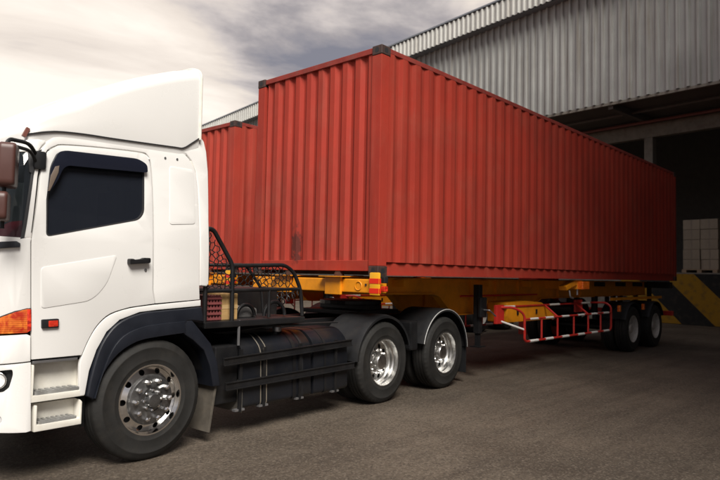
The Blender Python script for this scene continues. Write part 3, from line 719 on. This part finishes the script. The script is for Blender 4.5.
# windscreen: wraps round the corner
wl = [onskin(24.2, 238), onskin(26.5, 225), onskin(33.5, 175), onskin(38.5, 152)]
ws = wl+[(SC, wl[-1][1]+.03), (SC, wl[0][1])]
wsc = skin_panel('windscreen', [ws], WGLASS, tr, .012, .006, 0); mirror_copy(wsc, tr)
ap = SK([(24.4, 237.6), (26.8, 225), (33.8, 175), (38.9, 151.5), (41.5, 153), (37.6, 176), (32.2, 225), (30.6, 237.2)])
ap1 = skin_panel('pillar', [ap], WHITE, tr, .002, .04, .006); mirror_copy(ap1, tr)
pe = SK([(20.2, 239), (23.5, 222), (31, 174), (36, 153), (38.7, 152), (33.7, 175), (26.6, 225), (24.3, 238.2)])
skin_panel('windscreen_seal', [pe], SEAM, tr, -.001, .03, .003)
skin_panel('corner_shade_patch', [SK([(27.5, 151.6), (38.5, 152), (33.8, 174), (29.5, 172)])], SEAM, tr, -.003, .02, .002)  # dark patch put in for the mirror bracket's shade on the windscreen corner
cw = SK([(20.5, 243.5), (20.2, 247.3), (0, 248.5), (-14, 249.5)]); cwt = SK([(-14, 243.5), (0, 242), (17, 241.2)])
skin_panel('cowl_trim', [cw+[(SC, 1.80), (SC, 1.86)]+cwt], NAVY, tr, -.03, .04, .006)
hd = SK([(36.5, 152), (42, 153.5), (40.5, 158), (46, 143.5), (53, 137.8), (45, 138.2), (36, 139.5), (24, 141.5), (0, 146), (-14, 148)])
vlow = SK([(-14, 152), (0, 150.5), (24, 147.5)])
b_roofband = [(SC, onskin(0, 137)[1])]
skin_panel('header_panel', [SK([(38.2, 151.6), (41, 147), (46, 141), (38, 139), (20, 140.5), (0, 144)])+[(SC, 2.585), (SC, 2.49)]+SK([(0, 152), (20, 151.6)])], WHITE, tr, .004, .03, .006)
mirror_copy(bpy.data.objects['header_panel'], tr); mirror_copy(bpy.data.objects['cowl_trim'], tr)
# dashboard, seat and red cloth inside
b = B(); box(b, -1.22, -.90, .16, 2*CV-.16, 1.72, 1.83); fin(b, 'dashboard', BLACK2, tr, 0, bevel=.03)
b = B()
prism(b, [(-1.2, 1.835), (-1.08, 1.95), (-1.0, 2.0), (-1.02, 1.86), (-1.0, 1.84)], .2, .55); fin(b, 'red_dash_cloth', pm('red_cloth', (.55, .03, .05), .8), tr, 0, bevel=.01)
for vv in (.35, 1.5):
    b = B(); box(b, -.55, -.05, vv, vv+.5, 1.72, 1.80); box(b, -.12, .02, vv, vv+.5, 1.80, 2.35); box(b, -.1, .0, vv+.12, vv+.38, 2.36, 2.55); fin(b, 'seat', BLACK2, tr, 0, bevel=.03)
b = B(); tube(b, [(-.86+.10*math.sin(q), 1.65+.22*math.cos(q)*1, 1.95+.18*math.sin(q)) for q in [2*math.pi*k/24 for k in range(24)]], .014, 6, True); fin(b, 'steering_wheel', BLACK, tr)
# far side of the cab
far_door = [(p[0], p[1]) for p in door_loop]
def far(o):
    c = mirror_copy(o, tr); return c
for nm in ('door', 'side_panel', 'arch_band', 'wheel_arch', 'arch_rear'): far(bpy.data.objects[nm])
fg = mirror_copy(bpy.data.objects['window_glass'], tr)
# mirrors
def mirror_shell(name, u, v, z0, z1, w_, d_, rz):
    b = B(); prism(b, fillet([(-w_/2, z0), (w_/2, z0), (w_/2, z1), (-w_/2, z1)], .05, 5), -d_/2, d_/2); bmesh.ops.recalc_face_normals(b, faces=b.faces)
    o = fin(b, name, MIR, tr, 40, (u, v, 0), bevel=.025, seg=4); o.rotation_euler = (0, 0, rz); return o
MIR = pm('mirror_shell', (.075, .030, .024), .4, var=.15)
mA = mirror_shell('mirror', -1.30, -.13, 2.19, 2.50, .235, .11, R(62))
mB = mirror_shell('mirror', -1.335, -.13, 1.95, 2.155, .225, .10, R(62))
b = B(); tube(b, bend([(-1.0, .10, 2.47), (-1.12, -.02, 2.55), (-1.30, -.11, 2.54), (-1.32, -.12, 2.46)], .06), .015); tube(b, bend([(-1.0, .09, 2.40), (-1.10, 0.0, 2.50), (-1.24, -.08, 2.50)], .05), .013); fin(b, 'mirror_arm', BLACK2, tr)
b = B(); box(b, -1.045, -.955, .045, .14, 2.38, 2.52); fin(b, 'mirror_bracket', BLACK2, tr, 30, bevel=.02)
b = B(); tube(b, [(-1.32, -.13, 1.9), (-1.32, -.13, 2.5)], .014); fin(b, 'mirror_arm', BLACK2, tr)
b = B(); q = onskin(24, 124); tube(b, [(-1.105, .12, 2.62), (-1.075, .12, 2.69)], .018, 4); fin(b, 'marker_blade', pm('blade_brown', (.17, .06, .045), .5), tr)
# roof fairing ----------------------------------------------------
top_pix = [(27, 131), (33, 123), (45, 114), (60, 105), (85, 94), (110, 84.5), (140, 76), (174, 69.6), (183, 68.7), (192, 67.9), (200.5, 67.3)]
low_pix = [(27, 134.5), (33, 134.2), (45, 132.8), (60, 132.6), (85, 135.2), (110, 139), (140, 143.2), (174, 147.8), (183, 148.6), (192, 143.5), (200.5, 138)]
def atv(px, py, v):
    d = fwd+rgt*(px-360)/FPX+upv*(240-py)/FPX; o = CAM-TO; t = (v-o.dot(E2))/d.dot(E2); p = o+d*t; return p.dot(E1), p.z
top_uw = spline([atv(*p, .12) for p in top_pix], 4); low_uw = spline([atv(*p, .10) for p in low_pix], 4)
b = B(); rings = []; nS = len(top_uw)
for i in range(nS):
    uu, zt = top_uw[i]; zl = low_uw[i][1]+.012
    f_ = i/(nS-1); inset = .10+.05*max(0, 1-f_*6)**2; rr = min(.13, (zt-zl)*.45)
    prof = [(inset+.05, zl-.11), (inset+.012, zl-.10), (inset-.012*(1-f_), zl)]
    prof += [(inset, zl+(zt-zl-rr)*.5)]
    for k in range(7):
        a = math.pi/2*k/6; prof.append((inset+.005+rr-rr*math.cos(a), zt-rr+rr*math.sin(a)))
    prof += [(CV-.5, zt+.03*f_), (CV, zt+.04*f_)]
    full = prof+[(2*CV-p[0], p[1]) for p in reversed(prof[:-1])]
    rings.append([b.verts.new((uu if k not in () else uu, p[0], p[1])) for k, p in enumerate(full)])
for i in range(nS-1):
    for j in range(len(rings[0])-1): b.faces.new((rings[i][j], rings[i][j+1], rings[i+1][j+1], rings[i+1][j]))
b.faces.new(rings[-1]); b.faces.new(rings[0][::-1])
rf_ = fin(b, 'roof_fairing', WHITE, tr, 50)
b = B(); rr_ = [v for v in ()]
u_e, z_e = top_uw[-1]; z_l = low_uw[-1][1]
tube(b, bend([(u_e+.004, .095, z_l-.02), (u_e+.004, .103, z_e-.05), (u_e+.004, .25, z_e+.01), (u_e+.004, CV, z_e+.045), (u_e+.004, 2*CV-.25, z_e+.01), (u_e+.004, 2*CV-.103, z_e-.05), (u_e+.004, 2*CV-.095, z_l-.02)], .12, 6), .014, 8); fin(b, 'edge_trim', WHITE2, rf_)
b = B(); tube(b, [(p[0], .10+.05*max(0, 1-i/(nS-1)*6)**2-.012*(1-i/(nS-1))-.004, p[1]+.006) for i, p in enumerate(low_uw)], .0062, 6); fin(b, 'seal_strip', SEAM, rf_)
# cab extender
ext = SK([(200.2, 285.5), (199.8, 240), (198.8, 205), (197.8, 188), (195.8, 171.5), (191.5, 160.5), (186, 154), (181, 150.6), (186, 149.4), (193, 144.6), (201.5, 138.2), (204, 142), (206.3, 152), (208, 172), (208.6, 220), (208.6, 284), (206.5, 286.5)])
ex = skin_panel('cab_extender', [ext], WHITE, tr, -.004, .05, .010); mirror_copy(ex, tr)
# steps -----------------------------------------------------------
def step(u0, u1, z0, z1, tz):
    b = B(); v0, v1 = .035, .17
    prism(b, [(u0, z0), (u1, z0+.0), (u1, z1-.02), (u1-.018, z1), (u1-.018, z0+.05), (u0+.018, z0+.05), (u0+.018, z1), (u0, z1)], v0, v1-.03)
    box(b, u0+.002, u1-.002, v1-.029, v1, z0+.002, z1-.004)
    o = fin(b, 'step', WHITE2, tr, 30, bevel=.006)
    b = B(); prism(b, fillet([(u0+.035, .04), (u1-.035, .04), (u1-.035, .135), (u0+.035, .135)], .015, 3), z0+.05, tz, 'z')
    for k in range(7): box(b, u0+.05+k*(u1-u0-.1)/7, u0+.05+(k+.55)*(u1-u0-.1)/7, .042, .13, tz, tz+.008)
    fin(b, 'tread', TREAD, o, 30)
    return o
step(-1.0, -.585, .625, .905, .70)
step(-.965, -.60, .405, .600, .475)
# rear of the cab: chassis -----------------------------------------
for vv in (.80, 1.55):
    b = B(); prism(b, [(0, 0), (.08, 0), (.08, .012), (.012, .012), (.012, .248), (.08, .248), (.08, .26), (0, .26)], -1.1, 5.75, 'x')
    fin(b, 'chassis_rail', BLACK, tr, 0, (0, vv, .78))
for uu in (.7, 1.7, 2.6, 4.1, 5.6):
    b = B(); box(b, uu-.04, uu+.04, .815, 1.547, .84, .98); fin(b, 'cross_member', BLACK, tr, 0)
b = B(); box(b, 3.6, 4.6, .7, 1.75, 1.06, 1.12); prism(b, fillet(circle(4.1, CV, .46, 24), 0), 1.19, 1.25, 'z'); box(b, 3.95, 4.25, .75, 1.7, 1.12, 1.19); fin(b, 'fifth_wheel', BLACK, tr, 0, bevel=.008)
for uu, vv in ((0, .3), (3.355, .5), (4.832, .5)):
    b = B(); tube(b, [(uu, vv, WR), (uu, 2*CV-vv, WR)], .075, 12); lathe_b = None; fin(b, 'axle', BLACK, tr)
# wheels
make_front_wheel(tr, (0, 0, WR)); make_front_wheel(tr, (0, 2*CV+.01, WR), True)
for uu in (3.355, 4.832):
    make_dual_wheel(tr, (uu, 0, WR)); make_dual_wheel(tr, (uu, 2*CV+.01, WR), ALLOY, True)
# rear fenders
def fender(u, r_, a0, a1, far_, bead):
    b = B(); prof = [(r_-.035, -.005), (r_-.004, -.008), (r_, .004), (r_+.004, .03), (r_+.012, .06), (r_+.012, .60), (r_, .60), (r_, .06), (r_-.012, .02), (r_-.035, .012)]
    lathe(b, prof, 40, None, a0, a1); o = fin(b, 'rear_fender', BLACK2, tr, 40, (u, 0, WR+.02))
    if far_: o.location.y = 2*CV+.01; o.scale.y = -1
    if bead:
        b = B(); lathe(b, [(r_-.010, -.011), (r_-.002, -.013), (r_+.002, -.006), (r_-.010, -.004)], 40, None, a0, a1); fin(b, 'edge_bead', pm('bead', (.45, .45, .44), .5), o)
    return o
for f_ in (0, 1):
    fender(3.355, .575, R(16), R(176), f_, False); fender(4.832, .61, R(2), R(166), f_, True)
for vv in (.02,):
    b = B(); box(b, 5.455, 5.475, .03, .56, .16, .56); fin(b, 'mudflap', BLACK2, tr, 0)
b = B(); box(b, 4.02, 4.19, .06, .55, .60, 1.00); fin(b, 'fender_bracket', BLACK, tr, 0, bevel=.03)
# fuel tank and side guard -------------------------------------------
def tank(u0, u1, name):
    b = B(); lp = fillet([(.05, .27), (.62, .27), (.66, .33), (.66, .93), (.60, .985), (.24, .985), (.07, .85)], [.05, .05, .04, .04, .04, .07, .09], 4)
    prism(b, lp, u0, u1, 'x'); o = fin(b, name, TANK, tr, 40, bevel=.012)
    return o, lp
tk, lp = tank(1.06, 2.05, 'fuel_tank'); tk2, _ = tank(2.09, 2.68, 'air_tank_box')
def strap(par, u, w_, mat):
    b = B(); n = len(lp); cx, cz = .36, .66
    pts = [Vector((p[0]-cx, p[1]-cz)) for p in lp]
    A = []
    for uu in (u-w_/2, u+w_/2):
        A.append([b.verts.new((uu, cx+p.x*1.018, cz+p.y*1.012)) for p in pts])
    for i in range(n): b.faces.new((A[0][i], A[0][(i+1) % n], A[1][(i+1) % n], A[1][i]))
    fin(b, 'strap', mat, par, 40)
SILV = pm('strap_silver', (.42, .38, .31), .35, .7, var=.2)
strap(tk, 1.295, .014, SILV); strap(tk, 1.375, .014, SILV); strap(tk, 1.78, .05, BLACK); strap(tk, 1.90, .03, BLACK2); strap(tk2, 2.28, .04, BLACK)
b = B(); tube(b, [(1.72, .28, .98), (1.72, .28, 1.035)], .05, 16); fin(b, 'filler_cap', STEEL, tk, 30, bevel=.006)
b = B(); tube(b, bend([(1.2, .3, 1.02), (1.6, .2, 1.06), (2.2, .22, 1.05), (2.7, .25, 1.04)], .1), .012, 6); fin(b, 'air_line', BLACK2, tr)
b = B(); box(b, .74, 1.03, .10, .62, .34, .90); fin(b, 'battery_box', BLACK, tr, 0, bevel=.015)
b = B(); box(b, 1.04, 1.055, .05, .6, .235, .55); fin(b, 'splash_sheet', pm('splash', (.10, .09, .075), .7, var=.3), tr, 0)
sg = B(); box(sg, .80, 2.72, .012, .036, .70, .775); box(sg, .80, 2.72, .0, .012, .765, .778); box(sg, .80, 2.72, .0, .012, .697, .710); g1 = fin(sg, 'side_guard_rail', BLACK, tr, 0, bevel=.003)
sg = B(); box(sg, .82, 2.76, .012, .036, .475, .55); box(sg, .82, 2.76, .0, .012, .54, .553); box(sg, .82, 2.76, .0, .012, .472, .485); g2 = fin(sg, 'side_guard_rail', BLACK, tr, 0, bevel=.003)
g1.rotation_euler = (0, R(-1.6), 0); g2.rotation_euler = (0, R(-.6), 0)
for uu in (1.02, 1.335, 1.86, 2.45):
    b = B(); box(b, uu-.018, uu+.018, .038, .06, .25, .86); fin(b, 'side_guard_post', BLACK, tr, 0)
    b = B(); box(b, uu-.06, uu+.06, .04, .09, .255, .275); fin(b, 'tank_foot', STEEL, tr, 0)
b = B(); tube(b, [(1.0, .07, .9), (1.0, .07, 1.15)], .014, 6); fin(b, 'stay', STEEL, tr)
# catwalk cage behind the cab ----------------------------------------
cg = B(); f1 = lambda v: bend([(.585, v, 1.14), (.585, v, 2.04), (.66, v, 2.03), (.905, v, 1.70), (.915, v, 1.15)], .06)
tube(cg, f1(.08), .023)
tube(cg, bend([(.905, .08, 1.69), (1.62, .08, 1.715), (1.76, .08, 1.64), (1.875, .08, 1.44), (1.905, .08, 1.16)], .08), .021)
tube(cg, [(.585, .08, 1.44), (1.87, .08, 1.455)], .018)
tube(cg, [(1.405, .08, 1.16), (1.405, .08, 1.45)], .018)
for v in (.72,):
    tube(cg, f1(v), .02); tube(cg, bend([(.905, v, 1.69), (1.62, v, 1.715), (1.875, v, 1.44), (1.905, v, 1.16)], .08), .018)
for (uu, ww) in ((.585, 2.02), (.905, 1.69), (1.62, 1.71), (1.87, 1.45), (.585, 1.44)): tube(cg, [(uu, .08, ww), (uu, .72, ww)], .012)
cage = fin(cg, 'cage_frame', BLACK, tr, 60)
b = B(); box(b, .57, 1.93, .055, .75, 1.085, 1.15); fin(b, 'cage_deck', BLACK, tr, 0, bevel=.012)
# rope net in the cage side
nb = B(); hs_ = .034
def inside(u, w):
    top = 2.03-(u-.6)*1.1 if u < .9 else (1.70 if u < 1.63 else 1.70-(u-1.63)*1.05)
    return .6 < u < 1.86 and (1.45 if u < .9 else (1.47)) < w < top
rnd = random.Random(3); seen = {}
def jit(p):
    k = (round(p[0], 3), round(p[1], 3))
    if k not in seen: seen[k] = Vector((p[0]+rnd.uniform(-.012, .012), .085+rnd.uniform(-.012, .012), p[1]+rnd.uniform(-.012, .012)))
    return seen[k]
edges = set()
for i in range(54):
    for j in range(32):
        cx = .55+i*hs_*1.5; cy = 1.40+(j+(i % 2)*.5)*hs_*math.sqrt(3)
        hx = [(round(cx+hs_*math.cos(k*math.pi/3), 3), round(cy+hs_*math.sin(k*math.pi/3), 3)) for k in range(6)]
        for k in range(6):
            a, c = hx[k], hx[(k+1) % 6]
            if inside(*a) and inside(*c): edges.add((min(a, c), max(a, c)))
for a, c in sorted(edges): tube(nb, [jit(a), jit(c)], .0052, 4)
fin(nb, 'rope_net', BLACK, tr, 0)
# things carried in the cage (own objects)
def place(o, u, v, w): o.location = TO+E1*u+E2*v+Vector((0, 0, w)); o.rotation_euler = (0, 0, TA)
CRATE = pm('crate_plastic', (.20, .055, .055), .5, var=.2)
cr = empty('crate'); place(cr, .62, .12, 1.151); tag(cr, 'small red plastic lattice crate in the black cage behind the cab', 'crate')
for k in range(5):
    b = B(); box(b, 0, .20, .0, .012, .008+k*.05, .030+k*.05); fin(b, 'slat', CRATE, cr, 0)
for k in range(6):
    b = B(); box(b, k*.036, k*.036+.014, .013, .024, 0, .25); fin(b, 'upright', CRATE, cr, 0)
b = B(); box(b, .0, .20, .03, .34, 0.002, .245); fin(b, 'crate_body', pm('crate_dark', (.10, .03, .03), .6), cr, 0)
b = B(); box(b, 0, .20, 0, .32, 0, .262); cb = fin(b, 'cardboard_box', pm('cardboard', (.42, .26, .10), .7, var=.25, vscale=9, dirt=(.2, .13, .06)), None, 0, bevel=.008)
place(cb, .835, .14, 1.151); tag(cb, 'worn tan cardboard box beside the red crate in the black cage', 'box')
b = B(); box(b, .002, .198, -.003, -.001, .11, .15); fin(b, 'tape_strip', pm('tape_tan', (.5, .34, .16), .4), cb, 0)
for k, (u, r_, v) in enumerate(((1.28, .12, .3), (1.60, .15, .2))):
    b = B(); tube(b, [(r_*math.cos(math.pi*q/16), 0, r_*math.sin(math.pi*q/16)+.02) for q in range(17)], .02, 8)
    o = fin(b, 'rubber_hose', BLACK2 if k else BLACK, None, 60); place(o, u, v, 1.145); tag(o, ('larger' if k else 'smaller')+' arched dark rubber hose standing in the cage behind the cab', 'hose', 'hoses in the cage')
b = B(); prism(b, fillet([(0, 0), (.42, 0), (.42, .09), (.25, .12), (.05, .06)], .03), 0, .3); o = fin(b, 'tarpaulin', pm('tarp_grey', (.16, .155, .15), .8, var=.2), None, 40, bevel=.01); place(o, 1.06, .35, 1.151); tag(o, 'folded grey tarpaulin lying between the box and the hoses', 'tarpaulin')
# coiled air hoses to the trailer
for k, mt in enumerate((BLACK, BLACK2)):
    b = B(); pts = []
    for q in range(160):
        t = q/159; sag = -.35*4*t*(1-t)
        pts.append((.6+t*2.2, 1.0+k*.2+.05*math.cos(q*.95), 1.75-t*.35+sag+.05*math.sin(q*.95)))
    tube(b, pts, .008, 5); fin(b, 'coiled_air_hose', mt, tr, 60)

# ================================================================== trailer
def make_trailer(label, detail=True):
    t = empty('container_trailer'); tag(t, label, 'trailer', 'yellow container trailers')
    TOP = 1.585
    def zb_(x): return 1.36 if x < 2.1 else (1.36-(x-2.1)/.5*.34 if x < 2.6 else 1.02)
    for yy in (.72, 1.69):
        b = B(); lp = [(.1, TOP-.02), (.1, 1.38), (2.1, 1.36), (2.25, 1.32), (2.6, 1.04), (2.75, 1.02), (5.1, 1.02), (5.7, 1.24), (11.9, 1.24), (11.9, TOP-.02)]
        prism(b, lp, yy-.008, yy+.008); box(b, .1, 11.9, yy-.07, yy+.07, TOP-.018, TOP)
        mb = fin(b, 'main_beam', YELLOW, t, 0)
        b = B(); lo = [(.1, 1.378), (2.1, 1.358), (2.25, 1.318), (2.6, 1.038), (2.75, 1.018), (5.1, 1.018), (5.7, 1.238), (11.9, 1.238)]
        prism(b, lo+[(x, z-.016) for x, z in reversed(lo)], yy-.07, yy+.07); fin(b, 'lower_flange', YELLOW, mb, 0)
        for x in (3.2, 4.0, 4.8, 6.5, 7.6):
            b = B(); box(b, x-.006, x+.006, yy-.06, yy-.009, 1.02 if x < 5 else 1.242, TOP-.02); fin(b, 'stiffener', YELLOW, mb, 0)
    b = B(); tube(b, [(2.75, .60, 1.31), (5.4, .60, 1.31)], .016, 8); fin(b, 'red_conduit', RED, t)
    # bolsters
    b = B(); box(b, -.02, .20, .02, CW-.02, 1.40, 1.57); bo = fin(b, 'front_bolster', YELLOW, t, 0, bevel=.012)
    for yy in (.72, 1.69):
        b = B(); box(b, -.06, -.022, yy-.14, yy+.14, 1.365, 1.592); fin(b, 'bracket', YELLOW, bo, 0, bevel=.006)
        b = B(); box(b, -.12, .22, yy-.20, yy+.20, 1.593, 1.603); fin(b, 'wear_plate', YELLOW, bo, 0)
        b = B(); prism(b, [(yy-.07, 1.604), (yy+.07, 1.604), (yy+.04, 1.67), (yy-.04, 1.67)], .03, .09, 'x'); fin(b, 'wedge', CAST, bo, 0)
    for yy, s in ((.30, 1), (CW-.30, 1)):
        b = B(); lathe(b, [(.045, -.026), (.055, -.03), (.062, -.024), (.062, 0)], 24); o = fin(b, 'boss', YELLOW, bo, 40, (0, yy, 1.485)); o.rotation_euler = (0, 0, R(-90))
    b = B(); box(b, -.03, -.021, .16, .185, 1.49, 1.515); fin(b, 'bolt_hole', SEAM, bo, 0)
    for yy in (-.075,):
        b = B(); box(b, -.062, -.03, yy, yy+.16, 1.375, 1.655); mp_ = fin(b, 'marker_plate', YELLOW2, t, 30, bevel=.03)
        for z in (1.40, 1.52):
            b = B(); box(b, -.0655, -.0625, yy+.004, yy+.156, z, z+.062); box(b, -.06, -.03, yy-.004, yy-.001, z, z+.062); fin(b, 'red_band', REDTAPE, mp_, 0)
    for k, (z, mt, c) in enumerate(((1.575, WTAPE, 'x'), (1.47, REDLENS, 'x'))):
        b = B(); box(b, -.0, .07, -.11, -.045, z-.05, z+.03 if k == 0 else z+.02); fin(b, 'side_lamp', mt if k else BLACK2, t, 0, bevel=.012)
    for x in (6.1, 11.95):
        b = B(); box(b, x-.1, x+.1, .06, CW-.06, 1.42, 1.582); fin(b, 'bolster', YELLOW if x < 7 else BLACK2, t, 0, bevel=.01)
    for yy in (.015, CW-.255):
        b = B(); prism(b, [(5.55, 1.40), (5.95, 1.50), (6.25, 1.50), (6.25, 1.60), (5.95, 1.60), (5.5, 1.48)], yy+.05, yy+.20); bk = fin(b, 'lock_bracket', YELLOW, t, 0, bevel=.008)
        b = B(); box(b, 6.02, 6.34, yy-.06, yy+.06, 1.42, 1.575); fin(b, 'orange_lamp', ORANGE, bk, 0, bevel=.015)
        b = B(); tube(b, bend([(5.72, yy+.08, 1.40), (5.72, yy+.06, 1.27), (5.85, yy+.06, 1.25)], .04), .016); fin(b, 'handle', STEEL, bk)
        b = B(); tube(b, [(6.08, yy+.08, 1.42), (6.08, yy+.08, 1.31)], .02); fin(b, 'lock_pin', STEEL, bk)
    for x in (1.2, 3.5, 5.0, 7.3, 8.5, 9.8, 11.0):
        b = B(); box(b, x-.05, x+.05, .5, CW-.5, 1.46, 1.56); fin(b, 'cross_member', BLACK2 if x > 7 else YELLOW, t, 0)
    # landing legs
    for yy in (.33, CW-.43):
        b = B(); box(b, 2.88, 2.98, yy, yy+.11, .72, 1.5); lg = fin(b, 'landing_leg', BLACK, t, 0, bevel=.008)
        b = B(); box(b, 2.90, 2.96, yy+.02, yy+.09, .52, .73); fin(b, 'inner_leg', BLACK, lg, 0)
        b = B(); box(b, 2.83, 3.03, yy-.03, yy+.14, .505, .525); fin(b, 'foot', BLACK, lg, 0)
        b = B(); box(b, 2.84, 3.02, yy-.06, yy, .98, 1.30); fin(b, 'gearbox', BLACK, lg, 0, bevel=.015)
        b = B(); tube(b, [(3.02, yy+.06, .92), (3.45, yy+.2, 1.22)], .024, 6); fin(b, 'brace', YELLOW, lg)
        b = B(); tube(b, bend([(2.93, yy-.06, 1.1), (2.93, yy-.16, 1.1), (3.12, yy-.16, 1.0)], .03), .012, 6); fin(b, 'crank', STEEL, lg)
    # tool box with sloping lid
    for yy in (.30,):
        b = B(); prism(b, fillet([(3.72, .86), (5.55, .86), (5.55, .92), (5.0, 1.18), (4.4, 1.22), (3.72, 1.20)], .03), yy, yy+.38); tb = fin(b, 'tool_box', YELLOW, t, 30, bevel=.012)
        b = B(); box(b, 4.05, 4.10, yy-.014, yy-.001, .98, 1.06); fin(b, 'latch', BLACK, tb, 0)
        b = B(); box(b, 4.75, 4.80, yy-.014, yy-.001, .98, 1.06); fin(b, 'latch', BLACK, tb, 0)
    # side guards: red tube with white bands
    for side, (yo, sgn) in enumerate(((.0, 1), (CW, -1))):
        Y = lambda d: yo+sgn*d
        b = B(); fr = bend([(3.35, Y(.30), 1.13), (3.62, Y(.12), 1.13), (3.80, Y(.02), 1.02), (3.80, Y(.02), .60), (3.86, Y(.02), .56), (7.56, Y(.02), .56), (7.62, Y(.02), .62), (7.62, Y(.02), 1.05), (7.60, Y(.12), 1.13), (7.4, Y(.30), 1.13)], .09)
        tube(b, fr, .021); sgd = fin(b, 'side_guard', RED, t)
        b = B(); tube(b, [(3.80, Y(.02), .93), (7.62, Y(.02), .93)], .018); fin(b, 'rail', RED, sgd)
        b = B(); tube(b, [(3.35, Y(.30), 1.13), (7.4, Y(.30), 1.13)], .018); fin(b, 'rail', RED, sgd)
        b = B(); tube(b, [(3.35, Y(.30), .93), (3.80, Y(.02), .76)], .017); fin(b, 'brace', WTAPE, sgd)
        for x in (4.42, 5.05, 5.75, 6.42, 7.05):
            b = B(); tube(b, [(x, Y(.02), .585), (x, Y(.02), .91)], .018); fin(b, 'post', RED, sgd)
            if x in (5.05, 6.42):
                b = B(); tube(b, [(x, Y(.02), .93), (x+.04, Y(.28), 1.12)], .02); fin(b, 'brace', RED, sgd)
        for x in (3.98, 4.56, 5.22, 5.92, 6.56, 7.18):
            for z, rr in ((.93, .0205), (.56, .0235)):
                b = B(); tube(b, [(x, Y(.02), z), (x+.30, Y(.02), z)], rr, 10); fin(b, 'white_band', WTAPE, sgd)
        for x in (3.55, 5.3, 6.75):
            b = B(); tube(b, [(x, Y(.30), 1.13), (x+.42, Y(.30), 1.13)], .0205, 10); fin(b, 'white_band', WTAPE, sgd)
        for x in (5.2, 6.55):
            b = B(); tube(b, [(x, Y(.12), .93), (x+.25, Y(.30), .86)], .018, 8); fin(b, 'white_band', WTAPE, sgd)
        b = B(); box(b, 3.28, 3.52, min(Y(.24), Y(.30)), max(Y(.24), Y(.30)), .86, 1.17); fin(b, 'end_plate', RED, sgd, 0, bevel=.01)
        b = B(); box(b, 6.5, 6.85, min(Y(.31), Y(.35)), max(Y(.31), Y(.35)), .95, 1.2); fin(b, 'end_plate', RED, sgd, 0, bevel=.01)
    # running gear
    for x in (8.94, 10.49):
        make_dual_wheel(t, (x, .0, WR), GREYW); make_dual_wheel(t, (x, CW, WR), GREYW, True)
        b = B(); tube(b, [(x, .5, WR), (x, CW-.5, WR)], .07, 12); fin(b, 'axle', BLACK, t)
        for yy in (.62, CW-.72):
            b = B(); prism(b, [(x-.55, .78), (x, .62), (x+.55, .78), (x+.55, .84), (x, .70), (x-.55, .84)], yy, yy+.1); fin(b, 'leaf_spring', BLACK, t, 0)
            for dx in (-.60, .50):
                b = B(); box(b, x+dx, x+dx+.10, yy+.005, yy+.095, .72, 1.235); fin(b, 'spring_hanger', BLACK, t, 0)
        for yy, s in ((0, 1), (CW, -1)):
            b = B(); lathe(b, [(.57, -.01), (.585, -.012), (.590, .01), (.594, .05), (.594, .56), (.584, .56), (.584, .05), (.575, .012)], 28, None, R(22), R(158)); o = fin(b, 'trailer_fender', BLACK2, t, 40, (x, yy, WR+.01)); o.scale.y = s
            b = B(); box(b, x-.72, x-.64, (yy+.05*s) if s > 0 else yy-.11, (yy+.11) if s > 0 else yy-.05, .92, 1.06); fin(b, 'amber_marker', ORANGE, t, 0, bevel=.012)
    b = B(); box(b, 8.2, 11.6, .20, .26, 1.16, 1.22); fin(b, 'fender_stay', YELLOW, t, 0)
    b = B(); box(b, 12.0, 12.10, .05, CW-.05, .70, .82); fin(b, 'rear_underrun_bar', RED, t, 0, bevel=.01)
    for yy in (.6, CW-.7):
        b = B(); box(b, 12.0, 12.08, yy, yy+.1, .815, 1.5); fin(b, 'underrun_post', BLACK, t, 0)
    b = B(); tube(b, [(7.9, .95, .95), (7.9, 1.55, .95)], .14, 16); fin(b, 'air_tank', BLACK, t)
    return t
t1 = make_trailer('yellow container trailer with red and white side guard coupled to the white truck')
# neighbouring container and trailer, same make, standing further back to the left
NX, NY = 1.253, 4.722
c2 = copy_tree(c1); c2.location = (NX, NY, CZ); c2['label'] = 'second red shipping container standing behind, between the white cab and the long red one'
for o in c2.children:
    if o.data.materials[0] == CRED:
        o.data = o.data.copy(); o.data.materials[0] = CRED2
t2 = copy_tree(t1); t2.location = (NX, NY, 0); t2['label'] = 'yellow trailer under the second red container behind the truck'
